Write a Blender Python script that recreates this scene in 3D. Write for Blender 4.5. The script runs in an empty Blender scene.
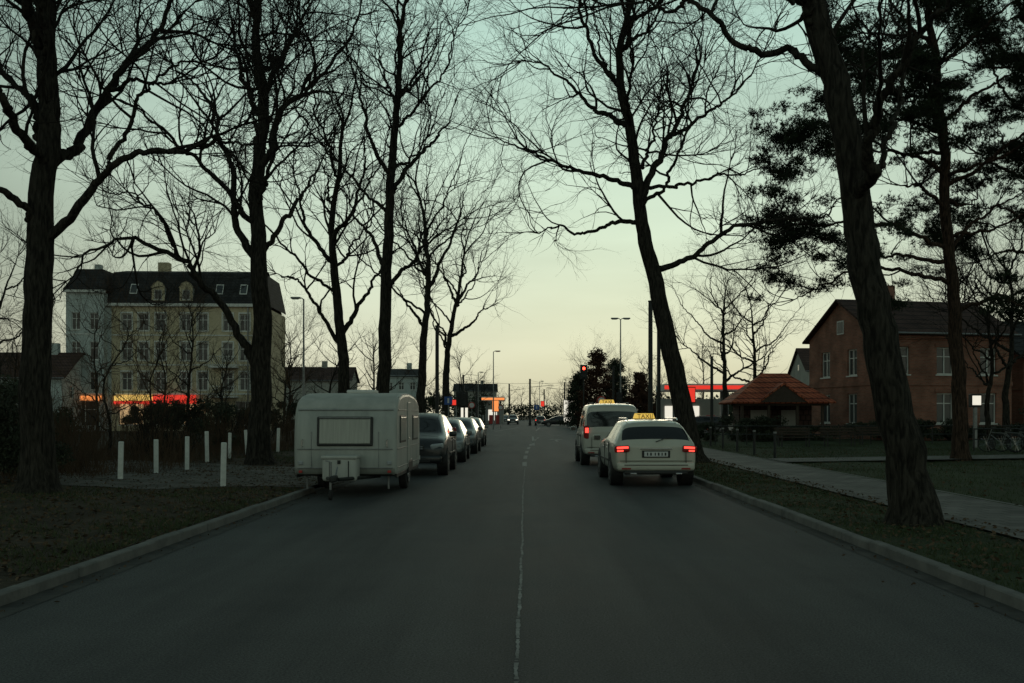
import bpy, math, random
import numpy as np
from mathutils import Vector, Matrix
rng=np.random.default_rng(11); random.seed(11)
scene=bpy.context.scene
COL=scene.collection
# ------------------------------------------------------------------ materials
def new_mat(name):
    m=bpy.data.materials.new(name); m.use_nodes=True
    nt=m.node_tree; b=nt.nodes['Principled BSDF']
    return m,nt,b
def mat(name,col,rough=.7,var=.25,scale=6.,bump=0.,metal=0.,col2=None,emit=None,estr=0.,coat=0.,bscale=None,detail=6,stretch=None):
    m,nt,b=new_mat(name)
    b.inputs['Roughness'].default_value=rough; b.inputs['Metallic'].default_value=metal
    if rough>=.9: b.inputs['Specular IOR Level'].default_value=.12
    if coat: b.inputs['Coat Weight'].default_value=coat; b.inputs['Coat Roughness'].default_value=.06
    tc=nt.nodes.new('ShaderNodeTexCoord')
    n=nt.nodes.new('ShaderNodeTexNoise'); n.inputs['Scale'].default_value=scale; n.inputs['Detail'].default_value=detail; n.inputs['Roughness'].default_value=.62
    src=tc.outputs['Object']
    if stretch:
        mp=nt.nodes.new('ShaderNodeMapping'); mp.inputs['Scale'].default_value=stretch; nt.links.new(src,mp.inputs[0]); src=mp.outputs[0]
    nt.links.new(src,n.inputs['Vector'])
    r=nt.nodes.new('ShaderNodeValToRGB'); nt.links.new(n.outputs['Fac'],r.inputs[0])
    if col2 is None:
        c1=[c*(1-var) for c in col]; c2=[min(1,c*(1+var)) for c in col]
    else: c1,c2=col,col2
    r.color_ramp.elements[0].position=.32; r.color_ramp.elements[1].position=.68
    r.color_ramp.elements[0].color=(*c1,1); r.color_ramp.elements[1].color=(*c2,1)
    nt.links.new(r.outputs[0],b.inputs['Base Color'])
    if bump:
        n2=nt.nodes.new('ShaderNodeTexNoise'); n2.inputs['Scale'].default_value=bscale or scale*4; n2.inputs['Detail'].default_value=8
        nt.links.new(tc.outputs['Object'],n2.inputs['Vector'])
        bp=nt.nodes.new('ShaderNodeBump'); bp.inputs['Strength'].default_value=min(1,bump); bp.inputs['Distance'].default_value=.05
        nt.links.new(n2.outputs['Fac'],bp.inputs['Height']); nt.links.new(bp.outputs[0],b.inputs['Normal'])
    if emit:
        b.inputs['Emission Color'].default_value=(*emit,1); b.inputs['Emission Strength'].default_value=estr
    return m
def bark_mat(name,c1,c2,sc=5):
    m,nt,b=new_mat(name); b.inputs['Roughness'].default_value=.95; b.inputs['Specular IOR Level'].default_value=.1
    tc=nt.nodes.new('ShaderNodeTexCoord'); mp=nt.nodes.new('ShaderNodeMapping'); mp.inputs['Scale'].default_value=(sc*2.5,sc*2.5,sc*.5)
    nt.links.new(tc.outputs['Object'],mp.inputs[0])
    n=nt.nodes.new('ShaderNodeTexNoise'); n.inputs['Scale'].default_value=1.6; n.inputs['Detail'].default_value=8; n.inputs['Distortion'].default_value=.6
    nt.links.new(mp.outputs[0],n.inputs['Vector'])
    r=nt.nodes.new('ShaderNodeValToRGB'); r.color_ramp.elements[0].position=.36; r.color_ramp.elements[1].position=.66
    r.color_ramp.elements[0].color=(*c1,1); r.color_ramp.elements[1].color=(*c2,1)
    nt.links.new(n.outputs['Fac'],r.inputs[0]); nt.links.new(r.outputs[0],b.inputs['Base Color'])
    bp=nt.nodes.new('ShaderNodeBump'); bp.inputs['Strength'].default_value=1; bp.inputs['Distance'].default_value=.06
    nt.links.new(n.outputs['Fac'],bp.inputs['Height']); nt.links.new(bp.outputs[0],b.inputs['Normal'])
    return m
def asphalt_mat():
    m,nt,b=new_mat('asphalt'); b.inputs['Specular IOR Level'].default_value=.2
    L=nt.links.new
    tc=nt.nodes.new('ShaderNodeTexCoord')
    def noise(s,d,vec=None,rough=.6):
        n=nt.nodes.new('ShaderNodeTexNoise'); n.inputs['Scale'].default_value=s; n.inputs['Detail'].default_value=d; n.inputs['Roughness'].default_value=rough
        L(vec or tc.outputs['Object'],n.inputs['Vector']); return n
    mp=nt.nodes.new('ShaderNodeMapping'); mp.inputs['Scale'].default_value=(1.,.06,1); L(tc.outputs['Object'],mp.inputs[0])
    streak=noise(1.3,5,mp.outputs[0]); patch=noise(.5,8,None,.7); fine=noise(60,6,None,.8)
    r=nt.nodes.new('ShaderNodeValToRGB'); r.color_ramp.elements[0].position=.38; r.color_ramp.elements[1].position=.62
    r.color_ramp.elements[0].color=(.038,.041,.043,1); r.color_ramp.elements[1].color=(.085,.088,.087,1)
    a=nt.nodes.new('ShaderNodeMath'); a.operation='ADD'; L(streak.outputs['Fac'],a.inputs[0]); L(patch.outputs['Fac'],a.inputs[1])
    h=nt.nodes.new('ShaderNodeMath'); h.operation='MULTIPLY'; h.inputs[1].default_value=.5; L(a.outputs[0],h.inputs[0]); L(h.outputs[0],r.inputs[0])
    r2=nt.nodes.new('ShaderNodeValToRGB'); r2.color_ramp.elements[0].position=.38; r2.color_ramp.elements[1].position=.64
    r2.color_ramp.elements[0].color=(.35,.35,.35,1); r2.color_ramp.elements[1].color=(2.,2.,2.,1); L(fine.outputs['Fac'],r2.inputs[0])
    mx=nt.nodes.new('ShaderNodeMixRGB'); mx.blend_type='MULTIPLY'; mx.inputs[0].default_value=1; L(r.outputs[0],mx.inputs[1]); L(r2.outputs[0],mx.inputs[2])
    L(mx.outputs[0],b.inputs['Base Color'])
    rr=nt.nodes.new('ShaderNodeMapRange'); rr.inputs['To Min'].default_value=.6; rr.inputs['To Max'].default_value=.85; L(patch.outputs['Fac'],rr.inputs[0]); L(rr.outputs[0],b.inputs['Roughness'])
    bp=nt.nodes.new('ShaderNodeBump'); bp.inputs['Strength'].default_value=.7; bp.inputs['Distance'].default_value=.015; L(fine.outputs['Fac'],bp.inputs['Height']); L(bp.outputs[0],b.inputs['Normal'])
    return m
def brick_mat(name,c1,c2,mortar,scale=1.,rw=.5,rh=.25,rough=.85,swap='XZ',msize=.02):
    m,nt,b=new_mat(name); b.inputs['Roughness'].default_value=rough; b.inputs['Specular IOR Level'].default_value=.2; L=nt.links.new
    tc=nt.nodes.new('ShaderNodeTexCoord'); sx=nt.nodes.new('ShaderNodeSeparateXYZ'); cb=nt.nodes.new('ShaderNodeCombineXYZ')
    L(tc.outputs['Object'],sx.inputs[0])
    if swap=='XZ':
        ad=nt.nodes.new('ShaderNodeMath'); ad.operation='ADD'; L(sx.outputs[0],ad.inputs[0]); L(sx.outputs[1],ad.inputs[1]); L(ad.outputs[0],cb.inputs[0]); L(sx.outputs[2],cb.inputs[1])
    else:
        L(sx.outputs[0],cb.inputs[0]); L(sx.outputs[1],cb.inputs[1])
    br=nt.nodes.new('ShaderNodeTexBrick'); br.inputs['Scale'].default_value=scale; br.inputs['Brick Width'].default_value=rw; br.inputs['Row Height'].default_value=rh; br.inputs['Mortar Size'].default_value=msize
    br.inputs['Color1'].default_value=(*c1,1); br.inputs['Color2'].default_value=(*c2,1); br.inputs['Mortar'].default_value=(*mortar,1)
    L(cb.outputs[0],br.inputs['Vector'])
    n=nt.nodes.new('ShaderNodeTexNoise'); n.inputs['Scale'].default_value=1.1; n.inputs['Detail'].default_value=7; L(tc.outputs['Object'],n.inputs['Vector'])
    r=nt.nodes.new('ShaderNodeValToRGB'); r.color_ramp.elements[0].position=.3; r.color_ramp.elements[1].position=.7
    r.color_ramp.elements[0].color=(.6,.6,.6,1); r.color_ramp.elements[1].color=(1.15,1.12,1.1,1); L(n.outputs['Fac'],r.inputs[0])
    mx=nt.nodes.new('ShaderNodeMixRGB'); mx.blend_type='MULTIPLY'; mx.inputs[0].default_value=1; L(br.outputs[0],mx.inputs[1]); L(r.outputs[0],mx.inputs[2]); L(mx.outputs[0],b.inputs['Base Color'])
    return m
M={}
M['asphalt']=asphalt_mat()
M['ground']=mat('soil_ground',(.03,.024,.017),.95,scale=1.4,bump=.9,bscale=9,col2=(.066,.053,.036),detail=12)
M['lawn']=mat('lawn_ground',(.03,.038,.022),.95,scale=.7,bump=.8,bscale=14,col2=(.055,.075,.038),detail=10)
M['grass']=mat('grass_blades',(.04,.055,.026),.95,scale=1.2,col2=(.075,.09,.045))
M['leaf_litter']=mat('dry_leaves',(.06,.04,.026),.95,scale=3,col2=(.14,.095,.058))
M['kerb']=mat('kerb_stone',(.12,.12,.115),.9,scale=2.2,bump=.4,col2=(.22,.215,.2))
M['gutter']=mat('gutter_stone',(.05,.05,.048),.9,scale=2.2,bump=.4,col2=(.1,.098,.09),detail=9)
M['pave']=brick_mat('pavement_slabs',(.14,.138,.13),(.19,.186,.175),(.07,.07,.065),scale=1.,rw=.35,rh=.35,swap='XY',msize=.012)
M['gravel']=mat('gravel_drive',(.07,.065,.056),.95,scale=1.5,bump=.6,bscale=40,col2=(.18,.17,.155),detail=10)
M['paint']=mat('road_paint_worn',(.13,.13,.12),.8,scale=5,col2=(.45,.45,.43),detail=10)
M['seam']=mat('tar_seam',(.1,.1,.095),.8,scale=3,col2=(.36,.36,.34),detail=8)
M['bark']=bark_mat('bark',(.014,.013,.011),(.055,.049,.04))
M['bark2']=bark_mat('bark_pine',(.02,.015,.012),(.08,.052,.038))
M['twig']=mat('twigs',(.018,.016,.014),.95,scale=2,col2=(.034,.03,.024))
M['bushtwig']=mat('shrub_twigs',(.06,.04,.028),.95,scale=1,col2=(.12,.078,.05))
M['needle']=mat('pine_needles',(.018,.027,.018),.9,scale=1.5,col2=(.04,.054,.03))
M['leaf']=mat('evergreen_leaves',(.02,.028,.016),.85,scale=1,col2=(.042,.052,.026))
M['reddish']=mat('brown_leaves',(.05,.026,.018),.9,scale=1,col2=(.09,.045,.03))
M['white_post']=mat('white_post_paint',(.6,.61,.58),.7,scale=9,col2=(.8,.81,.77))
M['metal_dark']=mat('dark_metal',(.035,.037,.036),.55,metal=.5,scale=8)
M['metal']=mat('galvanised',(.25,.26,.26),.5,metal=.7,scale=8)
M['chrome']=mat('chrome',(.6,.6,.6),.2,metal=1,scale=8,var=.05)
M['rubber']=mat('tyre_rubber',(.02,.02,.02),.85,scale=20)
M['rim']=mat('alloy_rim',(.3,.3,.3),.35,metal=.8,scale=10)
M['black']=mat('black_plastic',(.018,.018,.018),.55,scale=12)
M['glass']=mat('car_glass',(.012,.014,.015),.05,scale=3,var=.1); M['glass'].node_tree.nodes['Principled BSDF'].inputs['Specular IOR Level'].default_value=.7
M['win']=mat('window_glass',(.03,.035,.04),.12,scale=.4,col2=(.09,.1,.1),detail=2)
M['curtain']=mat('curtained_pane',(.26,.27,.24),.3,scale=3,col2=(.36,.37,.32),coat=.5,stretch=(8,1,.4))
M['ivory']=mat('taxi_ivory_paint',(.5,.49,.41),.35,scale=1.2,col2=(.56,.55,.47),coat=.5,detail=9)
M['van_paint']=mat('van_ivory_paint',(.46,.45,.39),.35,scale=1.2,col2=(.52,.51,.45),coat=.5,detail=9)
M['darkpaint']=mat('black_car_paint',(.012,.014,.016),.4,var=.1,scale=2,coat=.35)
M['silver']=mat('silver_car_paint',(.17,.185,.18),.4,metal=.3,var=.08,scale=2,coat=.5)
M['greypaint']=mat('grey_car_paint',(.07,.075,.08),.4,metal=.3,var=.08,scale=2,coat=.4)
M['tail']=mat('tail_lamp_lit',(.4,.01,.01),.3,emit=(1,.06,.04),estr=2.4)
M['tail_off']=mat('tail_lamp_glass',(.28,.015,.015),.2,var=.1)
M['head']=mat('headlamp_glass',(.35,.37,.38),.12,var=.1,coat=1)
M['headlit']=mat('headlamp_lit',(.7,.7,.65),.2,emit=(1,.9,.7),estr=3)
M['plate']=mat('number_plate',(.6,.6,.58),.5,var=.08)
M['ylamp']=mat('taxi_lamp_yellow',(.7,.5,.06),.4,var=.05,emit=(1,.62,.12),estr=.6)
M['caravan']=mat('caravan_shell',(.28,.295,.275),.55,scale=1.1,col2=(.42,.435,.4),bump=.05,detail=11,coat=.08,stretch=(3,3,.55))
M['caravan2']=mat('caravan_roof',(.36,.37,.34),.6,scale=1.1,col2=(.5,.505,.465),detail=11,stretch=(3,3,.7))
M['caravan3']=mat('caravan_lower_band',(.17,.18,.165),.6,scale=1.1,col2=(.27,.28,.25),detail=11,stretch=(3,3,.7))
M['facade']=mat('render_beige',(.46,.39,.26),.9,scale=.35,bump=.15,bscale=6,col2=(.6,.52,.37),detail=11,stretch=(1.6,1.6,.6))
M['facade2']=mat('render_pale_blue',(.4,.45,.44),.9,scale=.35,bump=.15,bscale=6,col2=(.54,.59,.57),detail=11,stretch=(1.6,1.6,.6))
M['facade3']=mat('render_grey',(.28,.28,.26),.9,scale=.5,col2=(.4,.4,.36))
M['trim']=mat('white_trim',(.55,.56,.53),.7,scale=3,col2=(.7,.7,.66))
M['slate']=brick_mat('slate_roof',(.028,.03,.032),(.045,.047,.05),(.015,.015,.015),scale=1,rw=.4,rh=.3)
M['brick']=brick_mat('red_brick',(.26,.095,.065),(.35,.14,.095),(.22,.19,.15),scale=1,rw=.26,rh=.085,msize=.012)
M['tile']=brick_mat('red_tiles',(.4,.1,.055),(.5,.15,.08),(.1,.03,.02),scale=1,rw=.3,rh=.32,msize=.03)
M['tile_dark']=brick_mat('dark_red_tiles',(.07,.042,.036),(.1,.058,.05),(.03,.02,.018),scale=1,rw=.3,rh=.32,msize=.03)
M['wood']=mat('dark_wood',(.05,.035,.025),.8,scale=6,bump=.3)
M['redlit']=mat('red_lit_sign',(.5,.03,.02),.5,emit=(1,.05,.03),estr=.75)
M['orangelit']=mat('orange_lit_sign',(.5,.2,.05),.5,emit=(1,.3,.08),estr=1.)
M['yellowlit']=mat('yellow_lit_sign',(.6,.4,.08),.5,emit=(1,.62,.16),estr=.8)
M['whitelit']=mat('white_lit_panel',(.7,.7,.65),.5,emit=(1,.93,.78),estr=.8)
M['shoplit']=mat('shop_interior_light',(.3,.22,.12),.4,scale=2.,emit=(1,.66,.32),estr=.45)
M['redlamp']=mat('signal_red',(.6,.02,.01),.4,emit=(1,.04,.02),estr=9)
M['reds']=mat('red_paint',(.4,.03,.025),.5)
M['bluesign']=mat('blue_sign',(.03,.1,.35),.5)
# ------------------------------------------------------------------ mesh helpers
def empty(name,loc=(0,0,0),rot=0):
    e=bpy.data.objects.new(name,None); e.location=loc; e.rotation_euler=(0,0,rot); COL.objects.link(e); e.empty_display_size=.3; return e
def pymesh(name,V,F,mats,idx=None,parent=None,smooth=False):
    me=bpy.data.meshes.new(name); me.from_pydata([tuple(v) for v in V],[],F)
    for m in mats: me.materials.append(m)
    if idx is not None: me.polygons.foreach_set('material_index',idx)
    if smooth: me.polygons.foreach_set('use_smooth',[True]*len(F))
    me.update(); o=bpy.data.objects.new(name,me); COL.objects.link(o)
    if parent: o.parent=parent
    return o
def npmesh(name,V,F,mats,idx=None,parent=None,smooth=False):
    V=np.asarray(V,dtype=np.float32); F=np.asarray(F,dtype=np.int32); k=F.shape[1]
    me=bpy.data.meshes.new(name); me.vertices.add(len(V)); me.vertices.foreach_set('co',V.ravel())
    me.loops.add(F.size); me.loops.foreach_set('vertex_index',F.ravel())
    me.polygons.add(len(F)); me.polygons.foreach_set('loop_start',np.arange(0,F.size,k,dtype=np.int32))
    try: me.polygons.foreach_set('loop_total',np.full(len(F),k,dtype=np.int32))
    except Exception: pass
    for m in mats: me.materials.append(m)
    if idx is not None: me.polygons.foreach_set('material_index',np.asarray(idx,dtype=np.int32))
    if smooth: me.polygons.foreach_set('use_smooth',np.ones(len(F),dtype=bool))
    me.update(calc_edges=True)
    o=bpy.data.objects.new(name,me); COL.objects.link(o)
    if parent: o.parent=parent
    return o
class MB:
    def __init__(s): s.V=[];s.F=[]
    def quad(s,a,b,c,d):
        n=len(s.V); s.V+= [a,b,c,d]; s.F.append((n,n+1,n+2,n+3))
    def poly(s,pts):
        n=len(s.V); s.V+=list(pts); s.F.append(tuple(range(n,n+len(pts))))
    def obox(s,o,u,n,a0,a1,z0,z1,d0,d1):
        o=Vector(o);u=Vector(u);nn=Vector(n); k=len(s.V)
        for d in (d0,d1):
            for z in (z0,z1):
                for a in (a0,a1): s.V.append(o+u*a+nn*d+Vector((0,0,z)))
        for f in ((0,1,3,2),(4,6,7,5),(0,4,5,1),(2,3,7,6),(0,2,6,4),(1,5,7,3)): s.F.append(tuple(k+i for i in f))
    def box(s,x0,x1,y0,y1,z0,z1): s.obox((0,0,0),(1,0,0),(0,1,0),x0,x1,z0,z1,y0,y1)
    def out(s,name,m,parent=None,bevel=0,seg=2,smooth=False):
        o=pymesh(name,s.V,s.F,[m],parent=parent,smooth=smooth)
        if bevel:
            b=o.modifiers.new('bevel','BEVEL'); b.width=bevel; b.segments=seg; b.limit_method='ANGLE'
        return o
def box(name,parent,c,size,m,bevel=0.,rot=(0,0,0),seg=2,smooth=False):
    b=MB(); x,y,z=[s/2 for s in size]; b.box(-x,x,-y,y,-z,z); o=b.out(name,m,parent,bevel,seg,smooth); o.location=c; o.rotation_euler=rot; return o
def norm(a): return a/np.maximum(np.linalg.norm(a,axis=-1,keepdims=True),1e-9)
def tubes(P,R,S,lump=0.,cap=False):
    N,K,_=P.shape
    T=np.gradient(P,axis=1); T=norm(T)
    ov=norm(P[:,-1]-P[:,0]); ref=np.where(np.abs(ov[:,2:3])>.75,np.array([[1.,.2,0]]),np.array([[0,.1,1.]]))
    ref=np.repeat(ref[:,None,:],K,axis=1)
    U=norm(ref-(ref*T).sum(-1,keepdims=True)*T); W=np.cross(T,U)
    a=np.linspace(0,2*np.pi,S,endpoint=False)
    RR=np.repeat(R[:,:,None],S,axis=2)
    if lump: 
        ph=rng.uniform(0,6.28,(N,1,1)); tt=np.arange(K)[None,:,None]
        RR=RR*(1+lump*np.sin(a[None,None,:]*3+ph+tt*.13)+lump*.8*rng.normal(size=RR.shape)*.6+lump*.7*np.sin(a[None,None,:]*5+ph*2-tt*.21))
    V=P[:,:,None,:]+RR[...,None]*(np.cos(a)[None,None,:,None]*U[:,:,None,:]+np.sin(a)[None,None,:,None]*W[:,:,None,:])
    V=V.reshape(-1,3)
    n=np.arange(N)[:,None,None]*K*S; k=np.arange(K-1)[None,:,None]*S; s=np.arange(S)[None,None,:]; s2=(s+1)%S
    F=np.stack([n+k+s,n+k+s2,n+k+S+s2,n+k+S+s],axis=-1).reshape(-1,4)
    return V,F
def tube_obj(name,pts,r,m,parent=None,sides=8,K=None):
    P=np.array(pts,dtype=float)[None]; R=np.full((1,P.shape[1]),float(r)) if np.isscalar(r) else np.array(r,float)[None]
    V,F=tubes(P,R,sides)
    Vl=[tuple(v) for v in V]; Fl=[tuple(int(i) for i in f) for f in F]
    Fl.append(tuple(range(sides-1,-1,-1))); n=len(Vl); Fl.append(tuple(range(n-sides,n)))
    return pymesh(name,Vl,Fl,[m],parent=parent,smooth=False)
def cyl(name,parent,c,r,h,m,axis='Z',sides=24,bevel=0.):
    v={'Z':(0,0,1),'X':(1,0,0),'Y':(0,1,0)}[axis]; c=np.array(c,float); v=np.array(v,float)
    o=tube_obj(name,[c-v*h/2,c+v*h/2],r,m,parent,sides)
    if bevel:
        b=o.modifiers.new('bevel','BEVEL'); b.width=bevel; b.segments=2; b.limit_method='ANGLE'
    return o
def torus_obj(name,parent,c,R,r,m,axis='X',seg=28,s=6):
    V=[];F=[]
    for i in range(seg):
        a=2*math.pi*i/seg
        for j in range(s):
            b=2*math.pi*j/s; rr=R+r*math.cos(b); h=r*math.sin(b)
            p=(h,rr*math.cos(a),rr*math.sin(a)) if axis=='X' else (rr*math.cos(a),h,rr*math.sin(a))
            V.append((c[0]+p[0],c[1]+p[1],c[2]+p[2]))
            F.append((i*s+j,((i+1)%seg)*s+j,((i+1)%seg)*s+(j+1)%s,i*s+(j+1)%s))
    return pymesh(name,V,F,[m],parent=parent,smooth=True)
# ------------------------------------------------------------------ trees
def catmull(pts,K):
    p=np.array(pts,float); p=np.vstack([2*p[0]-p[1],p,2*p[-1]-p[-2]])
    n=len(p)-3; t=np.linspace(0,n-1e-6,K); i=t.astype(int); f=(t-i)[:,None]
    a,b,c,d=p[i],p[i+1],p[i+2],p[i+3]
    return .5*((2*b)+(-a+c)*f+(2*a-5*b+4*c-d)*f**2+(-a+3*b-3*c+d)*f**3)
def grow(P,R,dens,tmin,lo,hi,amin,amax,up,wig,cap,M_=7,shrink=.6,flat=0.,tips=0):
    N,K,_=P.shape
    L=np.linalg.norm(np.diff(P,axis=1),axis=2).sum(1)
    cnt=rng.poisson(L*dens*(1-tmin)); idx=np.repeat(np.arange(N),cnt); n=len(idx)
    t=tmin+(1-tmin)*rng.random(n)**.8
    if tips:
        idx=np.concatenate([idx,np.repeat(np.arange(N),tips)]); t=np.concatenate([t,np.full(N*tips,.995)]); 
    n0=n; n=len(idx)
    f=t*(K-1)*.999; i=f.astype(int); fr=(f-i)[:,None]
    pos=P[idx,i]*(1-fr)+P[idx,i+1]*fr; tan=norm(P[idx,i+1]-P[idx,i]); pr=R[idx,i]
    rv=rng.normal(size=(n,3)); 
    if flat: rv[:,2]*=(1-flat)
    perp=norm(rv-(rv*tan).sum(1,keepdims=True)*tan)
    a=rng.uniform(amin,amax,n); a[n0:]*=.55; a=a[:,None]
    d=norm(tan*np.cos(a)+perp*np.sin(a))
    ln=rng.uniform(lo,hi,n)*(1.12-shrink*t); ln[n0:]=rng.uniform(lo,hi,n-n0)*.8
    pts=[pos]; step=(ln/(M_-1))[:,None]
    curl=rng.normal(size=(n,3))*wig*.5
    for k in range(M_-1):
        d=norm(d+rng.normal(size=(n,3))*wig+curl+np.array([0,0,up])); pts.append(pts[-1]+d*step)
    Pn=np.stack(pts,1); r0=np.minimum(pr*.75,cap*rng.uniform(.7,1.1,n)); r0[n0:]=np.minimum(pr[n0:]*.95,cap*1.1)
    Rn=r0[:,None]*np.linspace(1,.3,M_)[None]
    return Pn,Rn
def build_tree(name,base,limbs,detail=1.,size=1.,barkm=None,twigm=None,zlevels=4,flare=.6,droop=0.,twr=1.):
    """limbs: list of (pts metres local (k,3), r0, r1, tmin)"""
    barkm=barkm or M['bark']; twigm=twigm or M['twig']
    K=48; P=[];R=[];TM=[]
    for j,(pts,r0,r1,tm) in enumerate(limbs):
        c=catmull(pts,K); L=np.linalg.norm(np.diff(c,axis=0),axis=1).sum()
        w=np.cumsum(rng.normal(size=(K,3)),axis=0); w-=np.linspace(0,1,K)[:,None]*w[-1]; amp=.014*L**.5 if j else .010*L**.5
        c=c+w*amp*(.6 if j==0 else 1.15)
        if j:
            prev=np.concatenate(P); q=prev-c[0]; k=np.argmin(q[:,0]**2+q[:,2]**2+.05*q[:,1]**2); dl=prev[k]-c[0]
            fade=np.exp(-np.linspace(0,1,K)*5)[:,None]; c=c+dl*np.array([1,0,1])*fade+dl*np.array([0,1,0])
        r=r0+(min(r1,.018)-r0)*np.linspace(0,1,K)**.75 if j else r0+(r1-r0)*np.linspace(0,1,K)**.8
        if j==0: r=r*(1+flare*np.exp(-(c[:,2]-c[0,2])/.32))
        P.append(c);R.append(r);TM.append(tm)
    P=np.array(P);R=np.array(R)
    V,F=tubes(P[:1],R[:1],18,lump=.05); Vs=[V];Fs=[F];off=len(V);idx=[0]*len(F)
    if len(P)>1:
        V,F=tubes(P[1:],R[1:],9,lump=.05); Vs.append(V);Fs.append(F+off);off+=len(V);idx+=[0]*len(F)
    lim=[grow(P[j:j+1],R[j:j+1],1.15*detail/size,TM[j],1.7*size,4.6*size,.4,1.05,.09-droop,.15,.055*size,M_=11,flat=.2,tips=3) for j in range(len(P))]
    P1=np.concatenate([l[0] for l in lim]);R1=np.concatenate([l[1] for l in lim])
    levels=[(P1,R1,5)]
    P2,R2=grow(P1,R1,1.9*detail/size,.1,.8*size,2.6*size,.35,.95,.05-droop,.16,.022*size,M_=8,tips=2)
    Pq,Rq=grow(P,R,1.3*detail/size,.4,.6*size,2.2*size,.5,1.2,.05,.17,.02*size,M_=8)
    P2=np.concatenate([P2,Pq]);R2=np.concatenate([R2,Rq]); levels.append((P2,R2,4))
    if zlevels>=3:
        P3,R3=grow(P2,R2,2.5*detail/size,.08,.4*size,1.35*size,.35,.95,.02-droop,.17,.0115*twr*size**.5,M_=5,tips=1); levels.append((P3,R3,3))
    if zlevels>=4:
        P4,R4=grow(P3,R3,2.5*detail/size,.08,.22*size,.7*size,.35,.95,.0,.17,.007*twr,M_=3); levels.append((P4,R4,3))
    for p,r,s in levels:
        V,F=tubes(p,r,s); Vs.append(V);Fs.append(F+off);off+=len(V);idx+=[1]*len(F)
    ob=npmesh(name,np.vstack(Vs),np.vstack(Fs),[barkm,twigm],idx,smooth=True); ob.location=base
    return ob,levels
def sk(base,unit,pts,dy=0.,y0=0.,z0=-.15,first=False):
    """limb outline sketched in a vertical plane through the trunk, unit = metres per sketch unit, dy = depth reached at the tip"""
    n=len(pts); out=[]
    for i,p in enumerate(pts):
        f=i/(n-1); out.append(((p[0]-base[0])*unit,y0+(dy)*f,(base[1]-p[1])*unit+(z0 if (first and i==0) else 0)))
    return out
def auto_limbs(h,spread,r0,n=8,lean=0.,fork=.35,seed=None):
    tr=[(0,0,-.2),(lean*.3,rng.normal()*.1,h*.25),(lean*.6+rng.normal()*.15,rng.normal()*.2,h*.5),(lean+rng.normal()*.3,rng.normal()*.3,h*.78),(lean+rng.normal()*.5,rng.normal()*.5,h*.97)]
    out=[(tr,r0,r0*.12,fork+.1)]
    c=catmull(tr,50); a0=rng.uniform(0,6.28)
    for i in range(n):
        t=fork+(.85-fork)*i/n; p=c[int(t*49)]; a=a0+i*2.4+rng.normal()*.3; L=spread*(1.25-.75*t)*rng.uniform(.8,1.15)
        rise=L*(.45+.9*t)
        q=[p,p+np.array([math.cos(a)*L*.35,math.sin(a)*L*.35,rise*.22]),p+np.array([math.cos(a)*L*.7,math.sin(a)*L*.7,rise*.6]),p+np.array([math.cos(a+.2)*L,math.sin(a+.2)*L,rise])]
        out.append((q,r0*(.55-.3*t),r0*.08,.2))
    return out
def traced(name,X,Y,basepx,unit,trunk,r0,r1,limbs,extra=4,z=.1,**kw):
    L=[(sk(basepx,unit,trunk,first=True),r0,r1,.5)]
    for (pts,a,b,dy) in limbs: L.append((sk(basepx,unit,pts,dy=dy,y0=0),a,b,.15))
    c=catmull(L[0][0],50)
    for i in range(extra):
        t=.45+.5*i/max(1,extra); p=c[int(t*49)]; a=(math.pi/2 if i%2 else -math.pi/2)+rng.normal()*.5; Ln=rng.uniform(3.,5.)*(unit/.03)**.4
        q=[p,p+np.array([math.cos(a)*Ln*.35,math.sin(a)*Ln*.35,Ln*.25]),p+np.array([math.cos(a)*Ln*.7,math.sin(a)*Ln*.7,Ln*.6]),p+np.array([math.cos(a)*Ln,math.sin(a)*Ln,Ln*1.05])]
        L.append((q,r1*.7+.03,.025,.15))
    return build_tree(name,(X,Y,z),L,**kw)
traced('bare_tree',-9.15,18.7,(40,500),.0188,[(40,500),(42,400),(47,300),(46,220),(53,150),(50,90),(47,0),(45,-90),(55,-170)],.31,.12,[
 ([(52,255),(90,208),(118,178),(150,157),(200,148),(232,150),(262,165)],.10,.02,-1.),
 ([(52,165),(75,140),(98,85),(138,32),(160,-30),(190,-90)],.13,.03,1.5),
 ([(50,165),(25,105),(0,80),(-40,50)],.12,.03,1.),
 ([(46,235),(20,205),(-15,190),(-60,150)],.10,.03,-1.5),
 ([(50,95),(60,40),(85,0),(95,-60)],.09,.03,-1.),
 ([(50,75),(30,20),(10,-30),(0,-100)],.09,.03,-1.),
 ([(98,85),(125,70),(160,75),(200,62)],.05,.015,-.5),
 ([(118,178),(150,120),(175,90),(215,70)],.05,.015,.5)],extra=4,detail=1.2,size=.85)
traced('bare_tree',-8.0,30.,(262,468),.03,[(262,468),(263,400),(265,330),(262,270),(257,210),(262,150),(268,100),(261,50),(262,-10),(270,-60)],.36,.07,[
 ([(264,372),(243,335),(212,288),(192,264),(155,246),(112,262),(92,292)],.15,.03,-1.5),
 ([(260,262),(238,215),(228,165),(215,120),(185,80),(150,45)],.14,.03,1.5),
 ([(258,225),(232,190),(195,160),(165,130),(130,120)],.10,.03,-2),
 ([(264,262),(282,225),(300,200),(312,170),(330,130)],.10,.03,1),
 ([(260,180),(285,130),(318,95),(350,50),(372,5)],.13,.03,-1),
 ([(264,120),(240,70),(225,30),(215,-30)],.10,.03,1),
 ([(192,264),(165,225),(135,200),(110,195)],.05,.02,1),
 ([(268,105),(290,60),(300,10),(310,-40)],.09,.03,1)],extra=5,detail=1.2,size=.95)
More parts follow.
